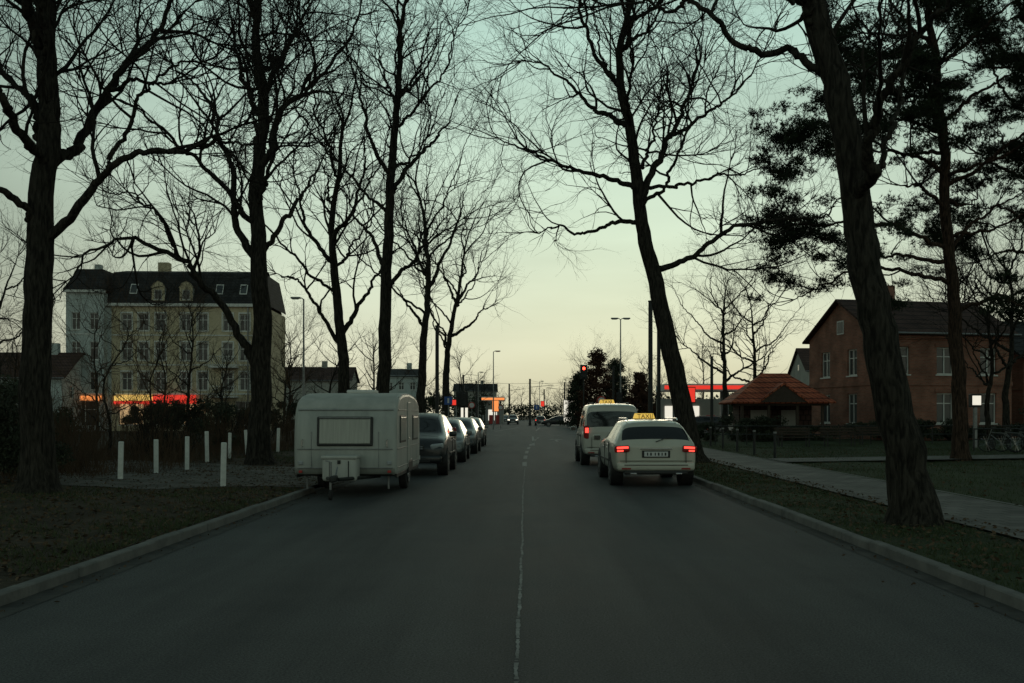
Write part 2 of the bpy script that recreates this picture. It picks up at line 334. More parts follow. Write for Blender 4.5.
traced('bare_tree',-8.3,45.,(343,450),.0452,[(343,450),(344,400),(342,340),(336,280),(333,230),(340,180),(343,130)],.33,.07,[
 ([(343,350),(320,310),(300,285),(285,280)],.12,.03,-1.5),([(341,340),(360,300),(378,270),(388,250)],.13,.03,1.5),
 ([(336,270),(312,230),(300,190),(290,150)],.12,.03,1),([(335,250),(355,210),(366,170),(370,125)],.12,.03,-1)],extra=5,detail=.95,size=1.1,zlevels=4)
traced('bare_tree',-6.1,42.,(381,453),.0422,[(381,453),(383,390),(385,320),(387,250),(389,190),(393,140),(397,90),(400,40),(405,5)],.33,.07,[
 ([(386,300),(405,268),(430,245),(465,228)],.12,.03,-1.5),([(386,275),(368,240),(350,215),(340,190)],.11,.03,1),
 ([(389,200),(412,160),(435,130),(452,95)],.12,.03,1.5),([(390,180),(372,140),(362,100),(350,60)],.11,.03,-1.5),
 ([(396,110),(420,75),(432,40)],.09,.03,-1),([(395,110),(380,70),(372,30)],.08,.03,1)],extra=5,detail=.95,size=1.05)
traced('bare_tree',-6.33,60.,(421,441),.0603,[(421,441),(422,390),(425,330),(428,280),(425,235),(420,200)],.32,.07,[
 ([(424,330),(405,300),(392,285)],.12,.03,1),([(427,290),(445,255),(458,220),(468,190)],.14,.03,-1),([(427,280),(408,245),(398,205)],.12,.03,1)],extra=6,detail=.8,size=1.3,zlevels=4,twr=1.3)
traced('bare_tree',-6.,75.,(447,436),.0754,[(447,436),(447,390),(450,345),(458,300),(465,255)],.36,.07,[
 ([(449,350),(435,320),(428,290)],.12,.03,1),([(451,340),(475,318),(496,305)],.14,.03,-1),([(457,305),(478,275),(488,240)],.12,.03,1),([(456,305),(442,275),(440,240)],.12,.03,1)],extra=6,detail=.75,size=1.3,zlevels=4,twr=1.5)
traced('bare_tree',5.35,31.8,(703,465),.032,[(703,465),(693,420),(680,350),(666,285),(656,235),(650,190),(642,140),(628,95),(628,50),(640,0),(645,-50)],.36,.06,[
 ([(664,270),(700,262),(735,243),(775,233),(812,228),(838,210)],.11,.025,-1.5),
 ([(654,225),(628,226),(600,234),(572,225),(548,228)],.09,.02,1.5),
 ([(650,195),(612,186),(575,178),(540,160),(508,150)],.10,.02,-1),
 ([(652,205),(672,160),(690,115),(706,70),(718,10)],.14,.03,1),
 ([(680,140),(715,115),(745,95),(770,60)],.07,.02,-1),
 ([(640,135),(600,105),(570,70),(530,50)],.10,.02,1.5),
 ([(628,95),(600,50),(585,0),(575,-40)],.09,.02,-1),
 ([(630,60),(655,30),(680,-20)],.08,.02,1),
 ([(655,190),(705,178),(745,172),(790,160)],.07,.02,1.5)],extra=6,detail=1.2,size=.95)
traced('bare_tree',5.4,13.8,(915,530),.0139,[(915,530),(905,475),(889,400),(873,330),(861,270),(850,200),(838,130),(828,60),(815,-10),(800,-90),(785,-200),(790,-330)],.29,.12,[
 ([(833,80),(795,72),(755,66),(712,20),(680,8),(640,-10)],.065,.02,.6),
 ([(826,40),(800,5),(760,-30),(700,-60)],.08,.02,-.8),
 ([(850,200),(885,165),(912,120),(935,60),(950,0)],.06,.02,1.5),
 ([(800,-90),(740,-150),(690,-240)],.1,.02,1.5),([(795,-100),(850,-180),(900,-280)],.1,.02,1.5)],extra=2,detail=.85,size=.75,flare=.75)
for (X,Y,h,s,r) in [(17.6,88,13.5,5.2,.3),(20.6,90,12.5,5.4,.28),(30,70,11,4.5,.22),(19.6,42,7.5,3.,.14),(25.,52,11,4.2,.22),(9.4,130,9,3,.15)]:
    build_tree('bare_tree',(X,Y,.05),auto_limbs(h,s,r,n=9),detail=.8,size=1.1 if Y>60 else .9,zlevels=4,twr=1.5 if Y>60 else 1.1)
for (X,Y,h,s,r) in [(-14.2,34,5.4,1.8,.06),(-17.5,48,6.5,2.2,.07),(-12.5,52,6.,2.,.06),(-21,62,9.,3.,.13),(-36.,70,8,2.6,.1),(-33.,62,12,4,.2),(-11.,78,7,2.4,.1),(-25.,58,8.,2.6,.1),(-17.,70,8.,3,.12),(-15,40,6.,2.,.06)]:
    build_tree('young_tree',(X,Y,.1),auto_limbs(h,s,r,n=7,fork=.2),detail=.8,size=.8,zlevels=4,twr=1.3,twigm=M['bushtwig'] if h<8.5 else None)
def leafmesh(name,C,Rd,per,size,m,shell=.5,elong=2.0):
    C=np.asarray(C,float);Rd=np.asarray(Rd,float); n=len(C)
    d=norm(rng.normal(size=(n*per,3))); rr=rng.random((n*per,1))**shell
    p=np.repeat(C,per,0)+d*rr*np.repeat(Rd,per,0)
    a=norm(rng.normal(size=p.shape)); b=norm(np.cross(a,rng.normal(size=p.shape))); s=size*rng.uniform(.6,1.3,(len(p),1))
    V=np.stack([p-b*s*.5,p+b*s*.5,p+a*s*elong*.7],1).reshape(-1,3); F=np.arange(len(V)).reshape(-1,3)
    return V,F
def pine(name,X,Y,basepx,unit,trunk,r0,limbs,ntuft,ncl=560):
    L=[(sk(basepx,unit,trunk,first=True),r0,.09,.6)]
    for (pts,dy) in limbs: L.append((sk(basepx,unit,pts,dy=dy),.085,.025,.25))
    c=catmull(L[0][0],50)
    for i in range(10):
        p=c[int((.42+.56*i/10)*49)]; a=(1 if i%2 else -1)*math.pi/2+rng.normal()*.7; Ln=rng.uniform(2.4,3.8)
        L.append(([p,p+np.array([math.cos(a)*Ln*.5,math.sin(a)*Ln*.5,.3]),p+np.array([math.cos(a)*Ln,math.sin(a)*Ln,Ln*.25])],.07,.025,.2))
    e=empty(name,(X,Y,.1))
    t,levels=build_tree('trunk_and_branches',(0,0,0),L,detail=.42,size=.75,barkm=M['bark2'],zlevels=3); t.parent=e
    cand=np.concatenate([levels[1][0][:,4:].reshape(-1,3),levels[2][0][:,2:].reshape(-1,3)])
    clump=cand[rng.choice(len(cand),min(len(cand),ncl),replace=False)]
    cen=np.repeat(clump,ntuft//len(clump),0); cen=cen+rng.normal(size=cen.shape)*np.array([.21,.21,.085])
    nd=8; p=np.repeat(cen,nd,0); d=rng.normal(size=p.shape); d[:,2]+=.5; d=norm(d); b=norm(np.cross(d,rng.normal(size=p.shape)))
    s=rng.uniform(.1,.18,(len(p),1)); V=np.stack([p-b*.012,p+b*.012,p+d*s],1).reshape(-1,3)
    npmesh('needles',V,np.arange(len(V)).reshape(-1,3),[M['needle']],parent=e)
    return e
pine('pine_tree',14.4,33.,(960,463),.0332,[(960,463),(956,380),(950,300),(945,230),(942,160),(935,90),(930,20),(925,-40)],.26,[
 ([(948,255),(905,235),(855,226),(805,236),(775,226)],-1),([(947,290),(900,272),(850,282),(800,300)],1),
 ([(943,180),(900,152),(868,125)],1.),([(938,110),(905,70),(880,30)],-1),([(950,250),(990,215),(1035,190)],1),
 ([(945,190),(1000,150),(1050,120)],-1),([(940,130),(990,90),(1045,60)],1),([(935,70),(975,30),(1020,0)],-1),
 ([(951,315),(1000,300),(1040,325)],-.5),([(933,50),(900,10),(890,-40)],1),([(944,215),(905,195),(880,200)],-1.5),
 ([(948,262),(890,255),(830,262)],.5),([(941,140),(900,110),(875,75)],1.5),([(930,20),(960,-20),(1000,-50)],1)],40000,800)
pine('pine_tree',19.5,38.,(1037,457),.0382,[(1037,457),(1035,380),(1040,300),(1034,220),(1030,140),(1035,60),(1030,-20),(1030,-60)],.25,[
 ([(1036,240),(1000,215),(970,220)],-1),([(1034,190),(990,160),(960,130)],1),([(1030,130),(990,90),(965,50)],-1),([(1032,80),(1000,40),(980,0)],1),([(1034,40),(1010,0),(990,-40)],-1),([(1038,280),(1070,250),(1100,230)],1),([(1033,160),(1080,130),(1110,100)],1),([(1036,260),(1010,250),(985,262)],1)],27000,560)
# ------------------------------------------------------------------ ground, road, verges
def sheet(name,x0,x1,y0,y1,z,m,nx=1,ny=1,fn=None):
    xs=np.linspace(x0,x1,nx+1);ys=np.linspace(y0,y1,ny+1); X,Y=np.meshgrid(xs,ys); Z=np.full_like(X,z)
    if fn: Z=fn(X,Y)
    V=np.stack([X,Y,Z],-1).reshape(-1,3); i=np.arange(ny)[:,None]*(nx+1)+np.arange(nx)[None]
    F=np.stack([i,i+1,i+nx+2,i+nx+1],-1).reshape(-1,4)
    return npmesh(name,V,F,[m],smooth=bool(fn))
sheet('ground',-1500,1500,-300,2500,-.03,M['ground'])
LX,RX=-4.38,4.04
sheet('road',LX,RX,-12,78,0,M['asphalt'],4,40)
def strip(name,L,R,z,m):
    V=[];F=[]
    for a,b in zip(L,R): V+=[(a[0],a[1],z),(b[0],b[1],z)]
    for i in range(len(L)-1): F.append((2*i,2*i+1,2*i+3,2*i+2))
    return pymesh(name,V,F,[m])
sheet('cross_road',-160,160,82,128,-.004,M['asphalt'],10,4)
strip('road_junction',[(LX,78),(-5,82.2),(-7,90),(-9,128),(-6,134),(-6,300)],[(RX,78),(4.5,82.2),(12,90),(14,128),(7,134),(7,300)],.0,M['asphalt'])
def vl(X,Y):
    d=np.clip((-X-4.5)/6,0,3); n=np.sin(X*1.3+Y*.4)*.03+np.sin(X*.5-Y*.8)*.04+np.sin(X*3.1+Y*2.3)*.012
    return .085+n*np.clip(d*2,0,1)+.05*d
sheet('left_verge',-60,LX-.13,-12,81,0,M['ground'],160,220,vl)
def vr(X,Y):
    n=np.sin(X*1.1+Y*.5)*.02+np.sin(X*.6-Y*.7)*.025
    d=np.clip((X-8.3)/2,0,1); e=np.clip((X-4.2)/.5,0,1)*np.clip((5.9-X)/.3,0,1)
    return .085+n*d+.06*d*np.clip((X-8)/20,0,1)+e*(.01+np.sin(X*4+Y*1.7)*.012)
sheet('right_verge',RX+.13,60,-12,81,0,M['lawn'],160,220,vr)
sheet('pavement',5.95,8.0,-12,80,.115,M['pave'],2,50)
sheet('pavement_edge',8.0,8.1,-12,80,.125,M['kerb'],1,50)
pymesh('footpath',[(8.1,31,.14),(8.1,33.5,.14),(60,47,.3),(60,44,.3)],[(0,3,2,1)],[M['pave']])
nu,nv=26,30; V=[];F=[]
for i in range(nu+1):
    for j in range(nv+1):
        u=i/nu;v=j/nv; x=-4.53-8.6*u+(-.4)*math.sin(v*7+u*3)*u*.5; y0=20.6+.7*u+.25*math.sin(u*9); y1=27.2+5.*u+.3*math.sin(u*7); y=y0+(y1-y0)*v
        V.append((x,y,float(vl(np.array(x),np.array(y)))+.012))
for i in range(nu):
    for j in range(nv): k=i*(nv+1)+j; F.append((k,k+1,k+nv+2,k+nv+1))
pymesh('gravel_drive',V,F,[M['gravel']],smooth=True)
kb=MB()
for x0 in (LX-.13,RX):
    y=-12
    while y<78:
        l=.99; j=random.uniform(-.009,.009); lo=x0<0 and 20.3<y<27
        kb.box(x0+j,x0+.13+j,y,y+l-.012,-.03,(.04 if lo else .112)+random.uniform(-.01,.01)); y+=l
kb.out('kerb',M['kerb'],bevel=.014,seg=1)
sheet('gutter',LX,LX+.26,-12,78,.004,M['gutter'],1,60); sheet('gutter',RX-.22,RX,-12,78,.004,M['gutter'],1,60)
def wig_strip(name,pts,w,m,z=.005,jit=.012,n=400):
    c=catmull(pts,n); V=[];F=[]; off=0
    for i in range(n):
        off=.9*off+random.gauss(0,jit*.4); ww=w*random.uniform(.5,1.3)
        V+=[(c[i][0]+off-ww/2,c[i][1],z),(c[i][0]+off+ww/2,c[i][1],z)]
        if i and random.random()>.06: F.append((2*i-2,2*i-1,2*i+1,2*i))
    return pymesh(name,V,F,[m])
wig_strip('centre_line',[(-.05,2,0),(-.06,6,0),(-.05,12,0),(-.06,20,0),(-.03,30,0)],.028,M['seam'],jit=.005,n=600)
dm=MB()
def dash(x0,y0,x1,y1,w=.14):
    d=Vector((x1-x0,y1-y0,0)).normalized(); p=Vector((-d.y,d.x,0))*w/2; a=Vector((x0,y0,.006));b=Vector((x1,y1,.006)); dm.quad(a+p,a-p,b-p,b+p)
for i in range(8):
    y=31+i*5.2; dash(-.05+.0006*(y-31)**2,y,-.05+.0006*(y+2.9-31)**2,y+2.9)
for i in range(7): dash(-3.6+i*1.15,77.2,-3.6+i*1.15+.6,77.2,.35)
dash(.4,52,.5,74,.12); dash(1.9,60,1.9,64,.16); dash(1.5,64,1.9,66,.3); dash(2.3,64,1.9,66,.3)
dash(2.6,84,9,93,.15); dash(-3,96,-1,126,.14); dash(1,100,1.8,127,.14)
dm.out('lane_markings',M['paint'])
def blades(name,n,fx,fy,zf,h,m,dens=None):
    x=fx(n);y=fy(n)
    if dens is not None:
        k=dens(x,y)>rng.random(len(x)); x=x[k];y=y[k]
    z=zf(x,y); p=np.stack([x,y,z],1); a=rng.uniform(0,6.28,len(x)); w=np.stack([np.cos(a),np.sin(a),0*a],1)*.007
    s=h*rng.uniform(.4,1.3,len(x)); tip=p+np.stack([rng.normal(size=len(x))*.4*s,rng.normal(size=len(x))*.4*s,s],1)
    V=np.stack([p-w,p+w,tip],1).reshape(-1,3); return npmesh(name,V,np.arange(len(V)).reshape(-1,3),[m])
def clumpy(x,y): return np.clip(.5+.5*np.sin(x*1.9+np.sin(y*.8)*2)*np.sin(y*1.3+x*.7)+.3*np.sin(x*6+y*5),.04,1)
def cl_l(x,y): return clumpy(x,y)*np.where((y>20.5)&(y<28+(-x-4.5)*.9)&(x>-13),.08,1.)
blades('grass',90000,lambda n:-4.6-rng.random(n)**1.5*12,lambda n:4+rng.random(n)**1.3*45,vl,.075,M['grass'],cl_l)
blades('grass',36000,lambda n:rng.uniform(4.2,5.9,n),lambda n:5+rng.random(n)**1.3*40,vr,.05,M['grass'],clumpy)
blades('grass',90000,lambda n:rng.uniform(8.15,28,n),lambda n:12+rng.random(n)*40,vr,.07,M['grass'],clumpy)
blades('dry_grass',14000,lambda n:rng.uniform(-16,-9.6,n),lambda n:21+rng.random(n)*26,vl,.45,M['bushtwig'],clumpy)
def litter(name,n,fx,fy,zf,s=.035):
    x=fx(n);y=fy(n); p=np.stack([x,y,zf(x,y)+.012],1); a=norm(rng.normal(size=p.shape)*np.array([1,1,.3])); b=norm(np.cross(a,rng.normal(size=p.shape)*np.array([.3,.3,1]))); k=rng.uniform(.5,1.3,(n,1))*s
    V=np.stack([p-a*k,p-b*k*.6,p+a*k,p+b*k*.6],1).reshape(-1,3); V[:,2]=np.maximum(V[:,2],.004)
    return npmesh(name,V,np.arange(len(V)).reshape(-1,4),[M['leaf_litter']])
litter('fallen_leaves',20000,lambda n:-4.55-rng.random(n)**1.2*10,lambda n:4+rng.random(n)**1.2*30,vl,.038)
litter('fallen_leaves',4200,lambda n:rng.uniform(4.2,6.3,n),lambda n:5+rng.random(n)*32,lambda x,y:np.maximum(vr(x,y),.117),.032)
litter('fallen_leaves',2500,lambda n:rng.uniform(8,18,n),lambda n:12+rng.random(n)*32,lambda x,y:np.maximum(vr(x,y),.117))
litter('fallen_leaves',900,lambda n:np.where(rng.random(n)<.5,LX+.05+rng.exponential(.12,n),RX-.05-rng.exponential(.12,n)),lambda n:4+rng.random(n)*40,lambda x,y:0*x+.0,.022)
# ------------------------------------------------------------------ shrubs
def shrub(name,X,Y,w,h,n,m,z=.15,dens=1.):
    a=rng.uniform(0,6.28,n); rr=rng.random(n)**.5*w*.5; b=np.stack([np.cos(a)*rr*.7,np.sin(a)*rr*.5,0*a-.1],1)
    d=norm(np.stack([np.cos(a)*.35*rng.random(n),np.sin(a)*.35*rng.random(n),np.ones(n)],1)+rng.normal(size=(n,3))*.12); L=h*rng.uniform(.6,1.05,n)[:,None]
    pts=[b]
    for k in range(7): d=norm(d+rng.normal(size=(n,3))*.09); pts.append(pts[-1]+d*L/7)
    P=np.stack(pts,1);R=np.linspace(.012,.005,8)[None].repeat(n,0)
    P1,R1=grow(P,R,2.8*dens,.15,.35,1.,.3,.9,.04,.12,.007,M_=5); P2,R2=grow(P1,R1,3.5*dens,.1,.15,.45,.3,.9,.03,.12,.0055,M_=3)
    V,F=tubes(P,R,4);V1,F1=tubes(P1,R1,3);V2,F2=tubes(P2,R2,3)
    o=npmesh(name,np.vstack([V,V1,V2]),np.vstack([F,F1+len(V),F2+len(V)+len(V1)]),[m]); o.location=(X,Y,z)
for (X,Y,w,h,n) in [(-12.6,27,3,1.7,80),(-16,30,4,2.4,80),(-12.5,34,3,2.2,70),(-15.5,38,4,3.,80),(-19,40,5,3.2,90),(-11.8,42,3,2.1,60),(-14,46,4,2.6,70),(-22,36,5,2.6,80),(-11,50,3.5,2.,60),(-13,22,3.,1.5,70),(-9.6,60,4,2.,50),(-16,60,6,3,70),(-26,50,6,3.2,80),(-11.2,37,3,1.8,60),(-20,32,4,2.4,70),(-11.3,30.5,3,1.2,70),(-11.6,25,2.5,1.,60),(-10.9,45,3,1.6,60)]:
    shrub('bare_shrub',X,Y,w,h,n,M['bushtwig'] if random.random()<.8 else M['twig'])
def bush(name,X,Y,rx,ry,h,n,per,size,m,z=.1):
    C=[];Rr=[]
    for i in range(n):
        a=random.uniform(0,6.28);r=random.random()**.5; zz=random.uniform(.15,.85)
        C.append((math.cos(a)*r*rx*(1-.35*zz),math.sin(a)*r*ry*(1-.35*zz),zz*h)); s=random.uniform(.22,.42); Rr.append((s*min(rx,1.6),s*min(ry,1.6),s*min(h*.6,1.2)))
    V,F=leafmesh(name,C,Rr,per,size,m); o=npmesh(name,V,F,[m]); o.location=(X,Y,z)
bush('evergreen_bush',-11.8,21.5,1.7,1.6,2.5,26,600,.05,M['leaf'])
bush('evergreen_bush',-14.2,24.,2.2,1.6,2.3,26,450,.06,M['leaf'])
bush('evergreen_bush',-17.5,33.,2.4,1.6,2.0,22,300,.07,M['leaf'])
bush('evergreen_bush',-13.6,41.,2.0,1.4,2.2,18,300,.08,M['leaf'])
bush('evergreen_bush',-22,44.,3.0,1.4,1.9,22,300,.09,M['leaf'])
bush('evergreen_bush',-31,50.,3.0,1.6,1.9,22,300,.1,M['leaf'])
for x in range(-62,-30,7): bush('evergreen_bush',x,66,4.2,1.8,random.uniform(1.3,1.9),26,220,.13,M['leaf'])
for x in range(-28,-10,5): bush('evergreen_bush',x,76,3.2,1.8,random.uniform(1.8,2.8),26,220,.13,M['leaf'])
for x in np.arange(9.5,56,3.4): bush('hedge',float(x),57+random.uniform(-.8,.8),2.3,1.,random.uniform(.9,1.5),22,240,.09,M['leaf'])
bush('evergreen_bush',25,47,1.6,1.4,2.,18,300,.08,M['leaf']); bush('evergreen_bush',29,50,2.4,1.4,2.8,20,300,.08,M['leaf'])
def conifer(name,X,Y,h,w,m):
    C=[];Rr=[]
    for i in range(110):
        zz=random.random()**1.1; a=random.uniform(0,6.28); r=w*(1-zz*.82)*random.uniform(.3,1.)
        C.append((math.cos(a)*r,math.sin(a)*r,.5+zz*(h-.8))); Rr.append((.7,.7,.5))
    e=empty(name,(X,Y,0)); V,F=leafmesh('f',C,Rr,110,.15,m,.7); npmesh('foliage',V,F,[m],parent=e); tube_obj('trunk',[(0,0,-.2),(0,0,h*.8)],[.2,.05],M['bark'],e)
conifer('conifer_tree',8.4,118,9.6,2.8,M['reddish']); conifer('conifer_tree',11.,122,8.6,2.8,M['leaf']); conifer('conifer_tree',6.5,124,7.,2.2,M['leaf']); conifer('conifer_tree',13.4,118,6.6,2.4,M['reddish'])
def distant(name,items,m):
    Vs=[];Fs=[];off=0
    for (X,Y,h,w) in items:
        L=auto_limbs(h,w,.15,n=8,fork=.2); P=np.array([catmull(l[0],12) for l in L]);R=np.array([np.linspace(l[1],l[2],12) for l in L])
        P1,R1=grow(P,R,1.3,.15,1.2,3.,.4,1.,.08,.15,.05,M_=6); P2,R2=grow(P1,R1,1.8,.1,.8,1.8,.4,1.,.05,.15,.032,M_=4); P3,R3=grow(P2,R2,2.,.1,.4,1.1,.4,1.,.03,.15,.024,M_=3)
        for p,r,s in ((P,R,5),(P1,R1,3),(P2,R2,3),(P3,R3,3)):
            V,F=tubes(p,r,s); V=V+np.array([X,Y,-.1]); Vs.append(V);Fs.append(F+off);off+=len(V)
    npmesh(name,np.vstack(Vs),np.vstack(Fs),[m])
it=[]
for i in range(64):
    X=rng.uniform(-125,125); 
    if -9<X<9: X+=24
    it.append((X,rng.uniform(135,215),rng.uniform(7,13),rng.uniform(2.5,4.2)))
for X in (-13,-17,-21,-10,11,15,19,24): it.append((X,rng.uniform(225,260),rng.uniform(9,13),4))
for X in (-50,-57,-64,-71,-46): it.append((X,rng.uniform(72,84),rng.uniform(8,12),3.5))
for X in (-27,-22,-17.5,-13): it.append((X,rng.uniform(84,96),rng.uniform(7,9.5),3.2))
for X in (36,42,48,55,62,33): it.append((X,rng.uniform(68,84),rng.uniform(10,15),4))
for X in (-9,-5,-1.5,3,7,11,14,-13): it.append((X,rng.uniform(305,340),rng.uniform(8,13),4.5))
for X in (-8.2,-8.8,9,10.5): it.append((X,rng.uniform(190,260),rng.uniform(8,12),3.5))
distant('distant_trees',it,M['twig'])
C=[];Rr=[]
for i in range(460):
    X=rng.uniform(-190,190); nearc=abs(X)<11
    C.append((X,rng.uniform(318,330) if nearc else rng.uniform(225,240),rng.uniform(.5,4.2 if nearc else 5.5)));Rr.append((4,2,2))
V,F=leafmesh('x',C,Rr,120,.5,None); npmesh('distant_woodland',V,F,[M['leaf']])
# ------------------------------------------------------------------ buildings
Z=Vector((0,0,1))
def facade(wall,glass,frame,o,u,n,W,H,ops,depth=.16,mull=True,z0=0.,lit=None):
    o=Vector(o);u=Vector(u);n=Vector(n)
    P=lambda a,z,d=0.: o+u*a+Z*z-n*d
    xs=sorted(set([0,W]+[v for q in ops for v in q[:2]])); zs=sorted(set([z0,H]+[v for q in ops for v in q[2:4]]))
    for i in range(len(xs)-1):
        for j in range(len(zs)-1):
            cx=(xs[i]+xs[i+1])/2;cz=(zs[j]+zs[j+1])/2
            if any(q[0]<cx<q[1] and q[2]<cz<q[3] for q in ops): continue
            wall.quad(P(xs[i],zs[j]),P(xs[i+1],zs[j]),P(xs[i+1],zs[j+1]),P(xs[i],zs[j+1]))
    for k,q in enumerate(ops):
        a0,a1,b0,b1=q[:4]
        wall.quad(P(a0,b0),P(a0,b0,depth),P(a0,b1,depth),P(a0,b1)); wall.quad(P(a1,b0,depth),P(a1,b0),P(a1,b1),P(a1,b1,depth))
        wall.quad(P(a0,b1,depth),P(a1,b1,depth),P(a1,b1),P(a0,b1)); wall.quad(P(a0,b0),P(a1,b0),P(a1,b0,depth),P(a0,b0,depth))
        g=lit if (lit is not None and len(q)>4) else glass
        g.quad(P(a0,b0,depth),P(a1,b0,depth),P(a1,b1,depth),P(a0,b1,depth))
        t=.07; e=-depth+.005; f=-depth+.05
        frame.obox(o,u,n,a0,a0+t,b0,b1,e,f);frame.obox(o,u,n,a1-t,a1,b0,b1,e,f);frame.obox(o,u,n,a0+t,a1-t,b1-t,b1,e,f);frame.obox(o,u,n,a0+t,a1-t,b0,b0+t,e,f)
        if mull:
            m=(a0+a1)/2; frame.obox(o,u,n,m-.035,m+.035,b0+t,b1-t,e,f+.002)
            zz=b0+(b1-b0)*.66; frame.obox(o,u,n,a0+t,m-.035,zz-.03,zz+.03,e,f); frame.obox(o,u,n,m+.035,a1-t,zz-.03,zz+.03,e,f)
        frame.obox(o,u,n,a0-.08,a1+.08,b0-.08,b0-.002,-.02,.06)
def apartment():
    e=empty('apartment_building',(-46.,100,0),math.radians(3)); e.scale=(.93,1,1)
    wall=MB();wall2=MB();glass=MB();frame=MB();lit=MB();roof=MB();trim=MB()
    W=21.;H=12.6;u=(1,0,0);n=(0,-1,0)
    ops=[]
    rows=[(4.1,5.9),(7.1,8.9),(10.1,11.8)]
    cols=[1.1,2.9,4.7,7.4,9.2,11.9,13.7]
    for (b0,b1) in rows:
        for c in cols: ops.append((c,c+1.05,b0,b1))
    ops+=[(.8,3.4,.6,3.,1),(4.2,6.6,.6,3.,1),(7.6,10.,.6,3.,1),(11.,12.2,.1,2.9),(13.2,15.4,.6,3.)]
    facade(wall,glass,frame,(4.6,0,0),u,n,16.4,H,ops,lit=lit)
    bops=[(.6,1.5,b0,b1) for b0,b1 in rows]+[(2.5,3.4,b0,b1) for b0,b1 in rows]+[(.8,3.2,.5,3.)]
    facade(wall2,glass,frame,(.2,-1.,0),u,n,4.0,H+1.2,bops,lit=lit)
    facade(wall2,glass,frame,(4.2,-1.,0),(0,1,0),(1,0,0),1.0,H+1.2,[],lit=lit)
    wall2.quad(Vector((4.2,0,0)),Vector((4.6,0,0)),Vector((4.6,0,H)),Vector((4.2,0,H)))
    facade(wall2,glass,frame,(.2,11,0),(0,-1,0),(-1,0,0),12.,H+1.2,[(2,3,b0,b1) for b0,b1 in rows]+[(5,6,b0,b1) for b0,b1 in rows],lit=lit)
    wall.quad(Vector((21,0,0)),Vector((21,11,0)),Vector((21,11,H)),Vector((21,0,H))); wall.quad(Vector((21,11,0)),Vector((.2,11,0)),Vector((.2,11,H)),Vector((21,11,H)))
    trim.box(4.2,21.15,-.35,.0-.003,H-.05,H+.25); trim.box(4.6,21.1,-.12,-.003,3.65,3.8); trim.box(.0,4.4,-1.3,-1.003,H+1.2,H+1.45); trim.box(.1,4.3,-1.1,-1.003,3.65,3.8)
    for zz in (6.6,9.6): trim.box(4.6,21.1,-.06,-.003,zz,zz+.12); trim.box(.1,4.3,-1.06,-1.003,zz,zz+.12)
    for (b0,b1) in rows:
        for c in cols: trim.box(4.6+c-.14,4.6+c+1.19,-.07,-.003,b1+.04,b1+.2); trim.box(4.6+c-.14,4.6+c-.02,-.05,-.003,b0,b1+.035); trim.box(4.6+c+1.07,4.6+c+1.19,-.05,-.003,b0,b1+.035)
    r0,r1=H+.25,H+3.6
    def V(*a): return Vector(a)
    roof.quad(V(4.2,-.3,r0),V(21.1,-.3,r0),V(20.6,1.6,r1),V(4.2,1.6,r1)); roof.quad(V(21.1,-.3,r0),V(21.1,11,r0),V(20.6,9.5,r1),V(20.6,1.6,r1))
    roof.quad(V(4.2,1.6,r1),V(20.6,1.6,r1),V(20.2,5.5,r1+.7),V(4.2,5.5,r1+.7)); roof.quad(V(4.2,5.5,r1+.7),V(20.2,5.5,r1+.7),V(20.6,11,r0),V(4.2,11,r0))
    b=H+1.45; ap=[V(.9,.5,b+2.3),V(3.5,.5,b+2.3)]
    roof.quad(V(-.05,-1.3,b),V(4.45,-1.3,b),ap[1],ap[0]); roof.poly([V(4.45,-1.3,b),V(4.45,8,b),V(3.5,6,b+2.3),ap[1]]); roof.poly([V(-.05,8,b),V(-.05,-1.3,b),ap[0],V(.9,6,b+2.3)]); roof.quad(ap[0],ap[1],V(3.5,6,b+2.3),V(.9,6,b+2.3)); roof.quad(V(4.45,8,b),V(-.05,8,b),V(.9,6,b+2.3),V(3.5,6,b+2.3))
    for c in (9.6,12.6):
        w=1.4; h=1.5; y=-.15; zb=r0+.1
        facade(wall,glass,frame,(c-w/2,y,zb),u,n,w,h,[(w*.2,w*.8,.3,h-.2)],depth=.1,mull=False)
        for s in (0,1):
            x=c-w/2+s*w; wall2.quad(V(x,y,zb),V(x,y+1.8,zb),V(x,y+1.8,zb+h),V(x,y,zb+h))
        wall.poly([V(c-w/2-.1,y-.02,zb+h),V(c+w/2+.1,y-.02,zb+h),V(c+w*.35,y-.02,zb+h+.45),V(c,y-.02,zb+h+.7),V(c-w*.35,y-.02,zb+h+.45)])
        roof.quad(V(c-w/2-.15,y-.08,zb+h),V(c,y-.08,zb+h+.78),V(c,y+2.2,zb+h+.78),V(c-w/2-.15,y+2.,zb+h)); roof.quad(V(c+w/2+.15,y-.08,zb+h),V(c+w/2+.15,y+2.,zb+h),V(c,y+2.2,zb+h+.78),V(c,y-.08,zb+h+.78))
    # flush roof lights in the mansard slope
    for c in (6.4,15.6,18.2):
        for (f0,f1) in ((.3,.62),):
            p=lambda t,x:V(x,-.3+1.9*t-.05,r0+(r1-r0)*t); frame.quad(p(f0,c),p(f0,c+.8),p(f1,c+.8),p(f1,c)); q=lambda t,x:V(x,-.3+1.9*t-.07,r0+(r1-r0)*t); glass.quad(q(f0+.03,c+.08),q(f0+.03,c+.72),q(f1-.03,c+.72),q(f1-.03,c+.08))
    wall.box(8.,9.2,4.6,5.6,r1,r1+1.5); wall2.box(2.,2.6,2.,2.8,b+2.,b+3.)
    for (b0,b1) in rows[:2]:
        trim.box(15.2,18.2,-1.2,-.075,b0-.75,b0-.6)
        for x in np.arange(15.2,18.25,.25): trim.box(float(x),float(x)+.04,-1.2,-1.16,b0-.6,b0+.35)
        trim.box(15.2,18.24,-1.21,-1.15,b0+.352,b0+.42)
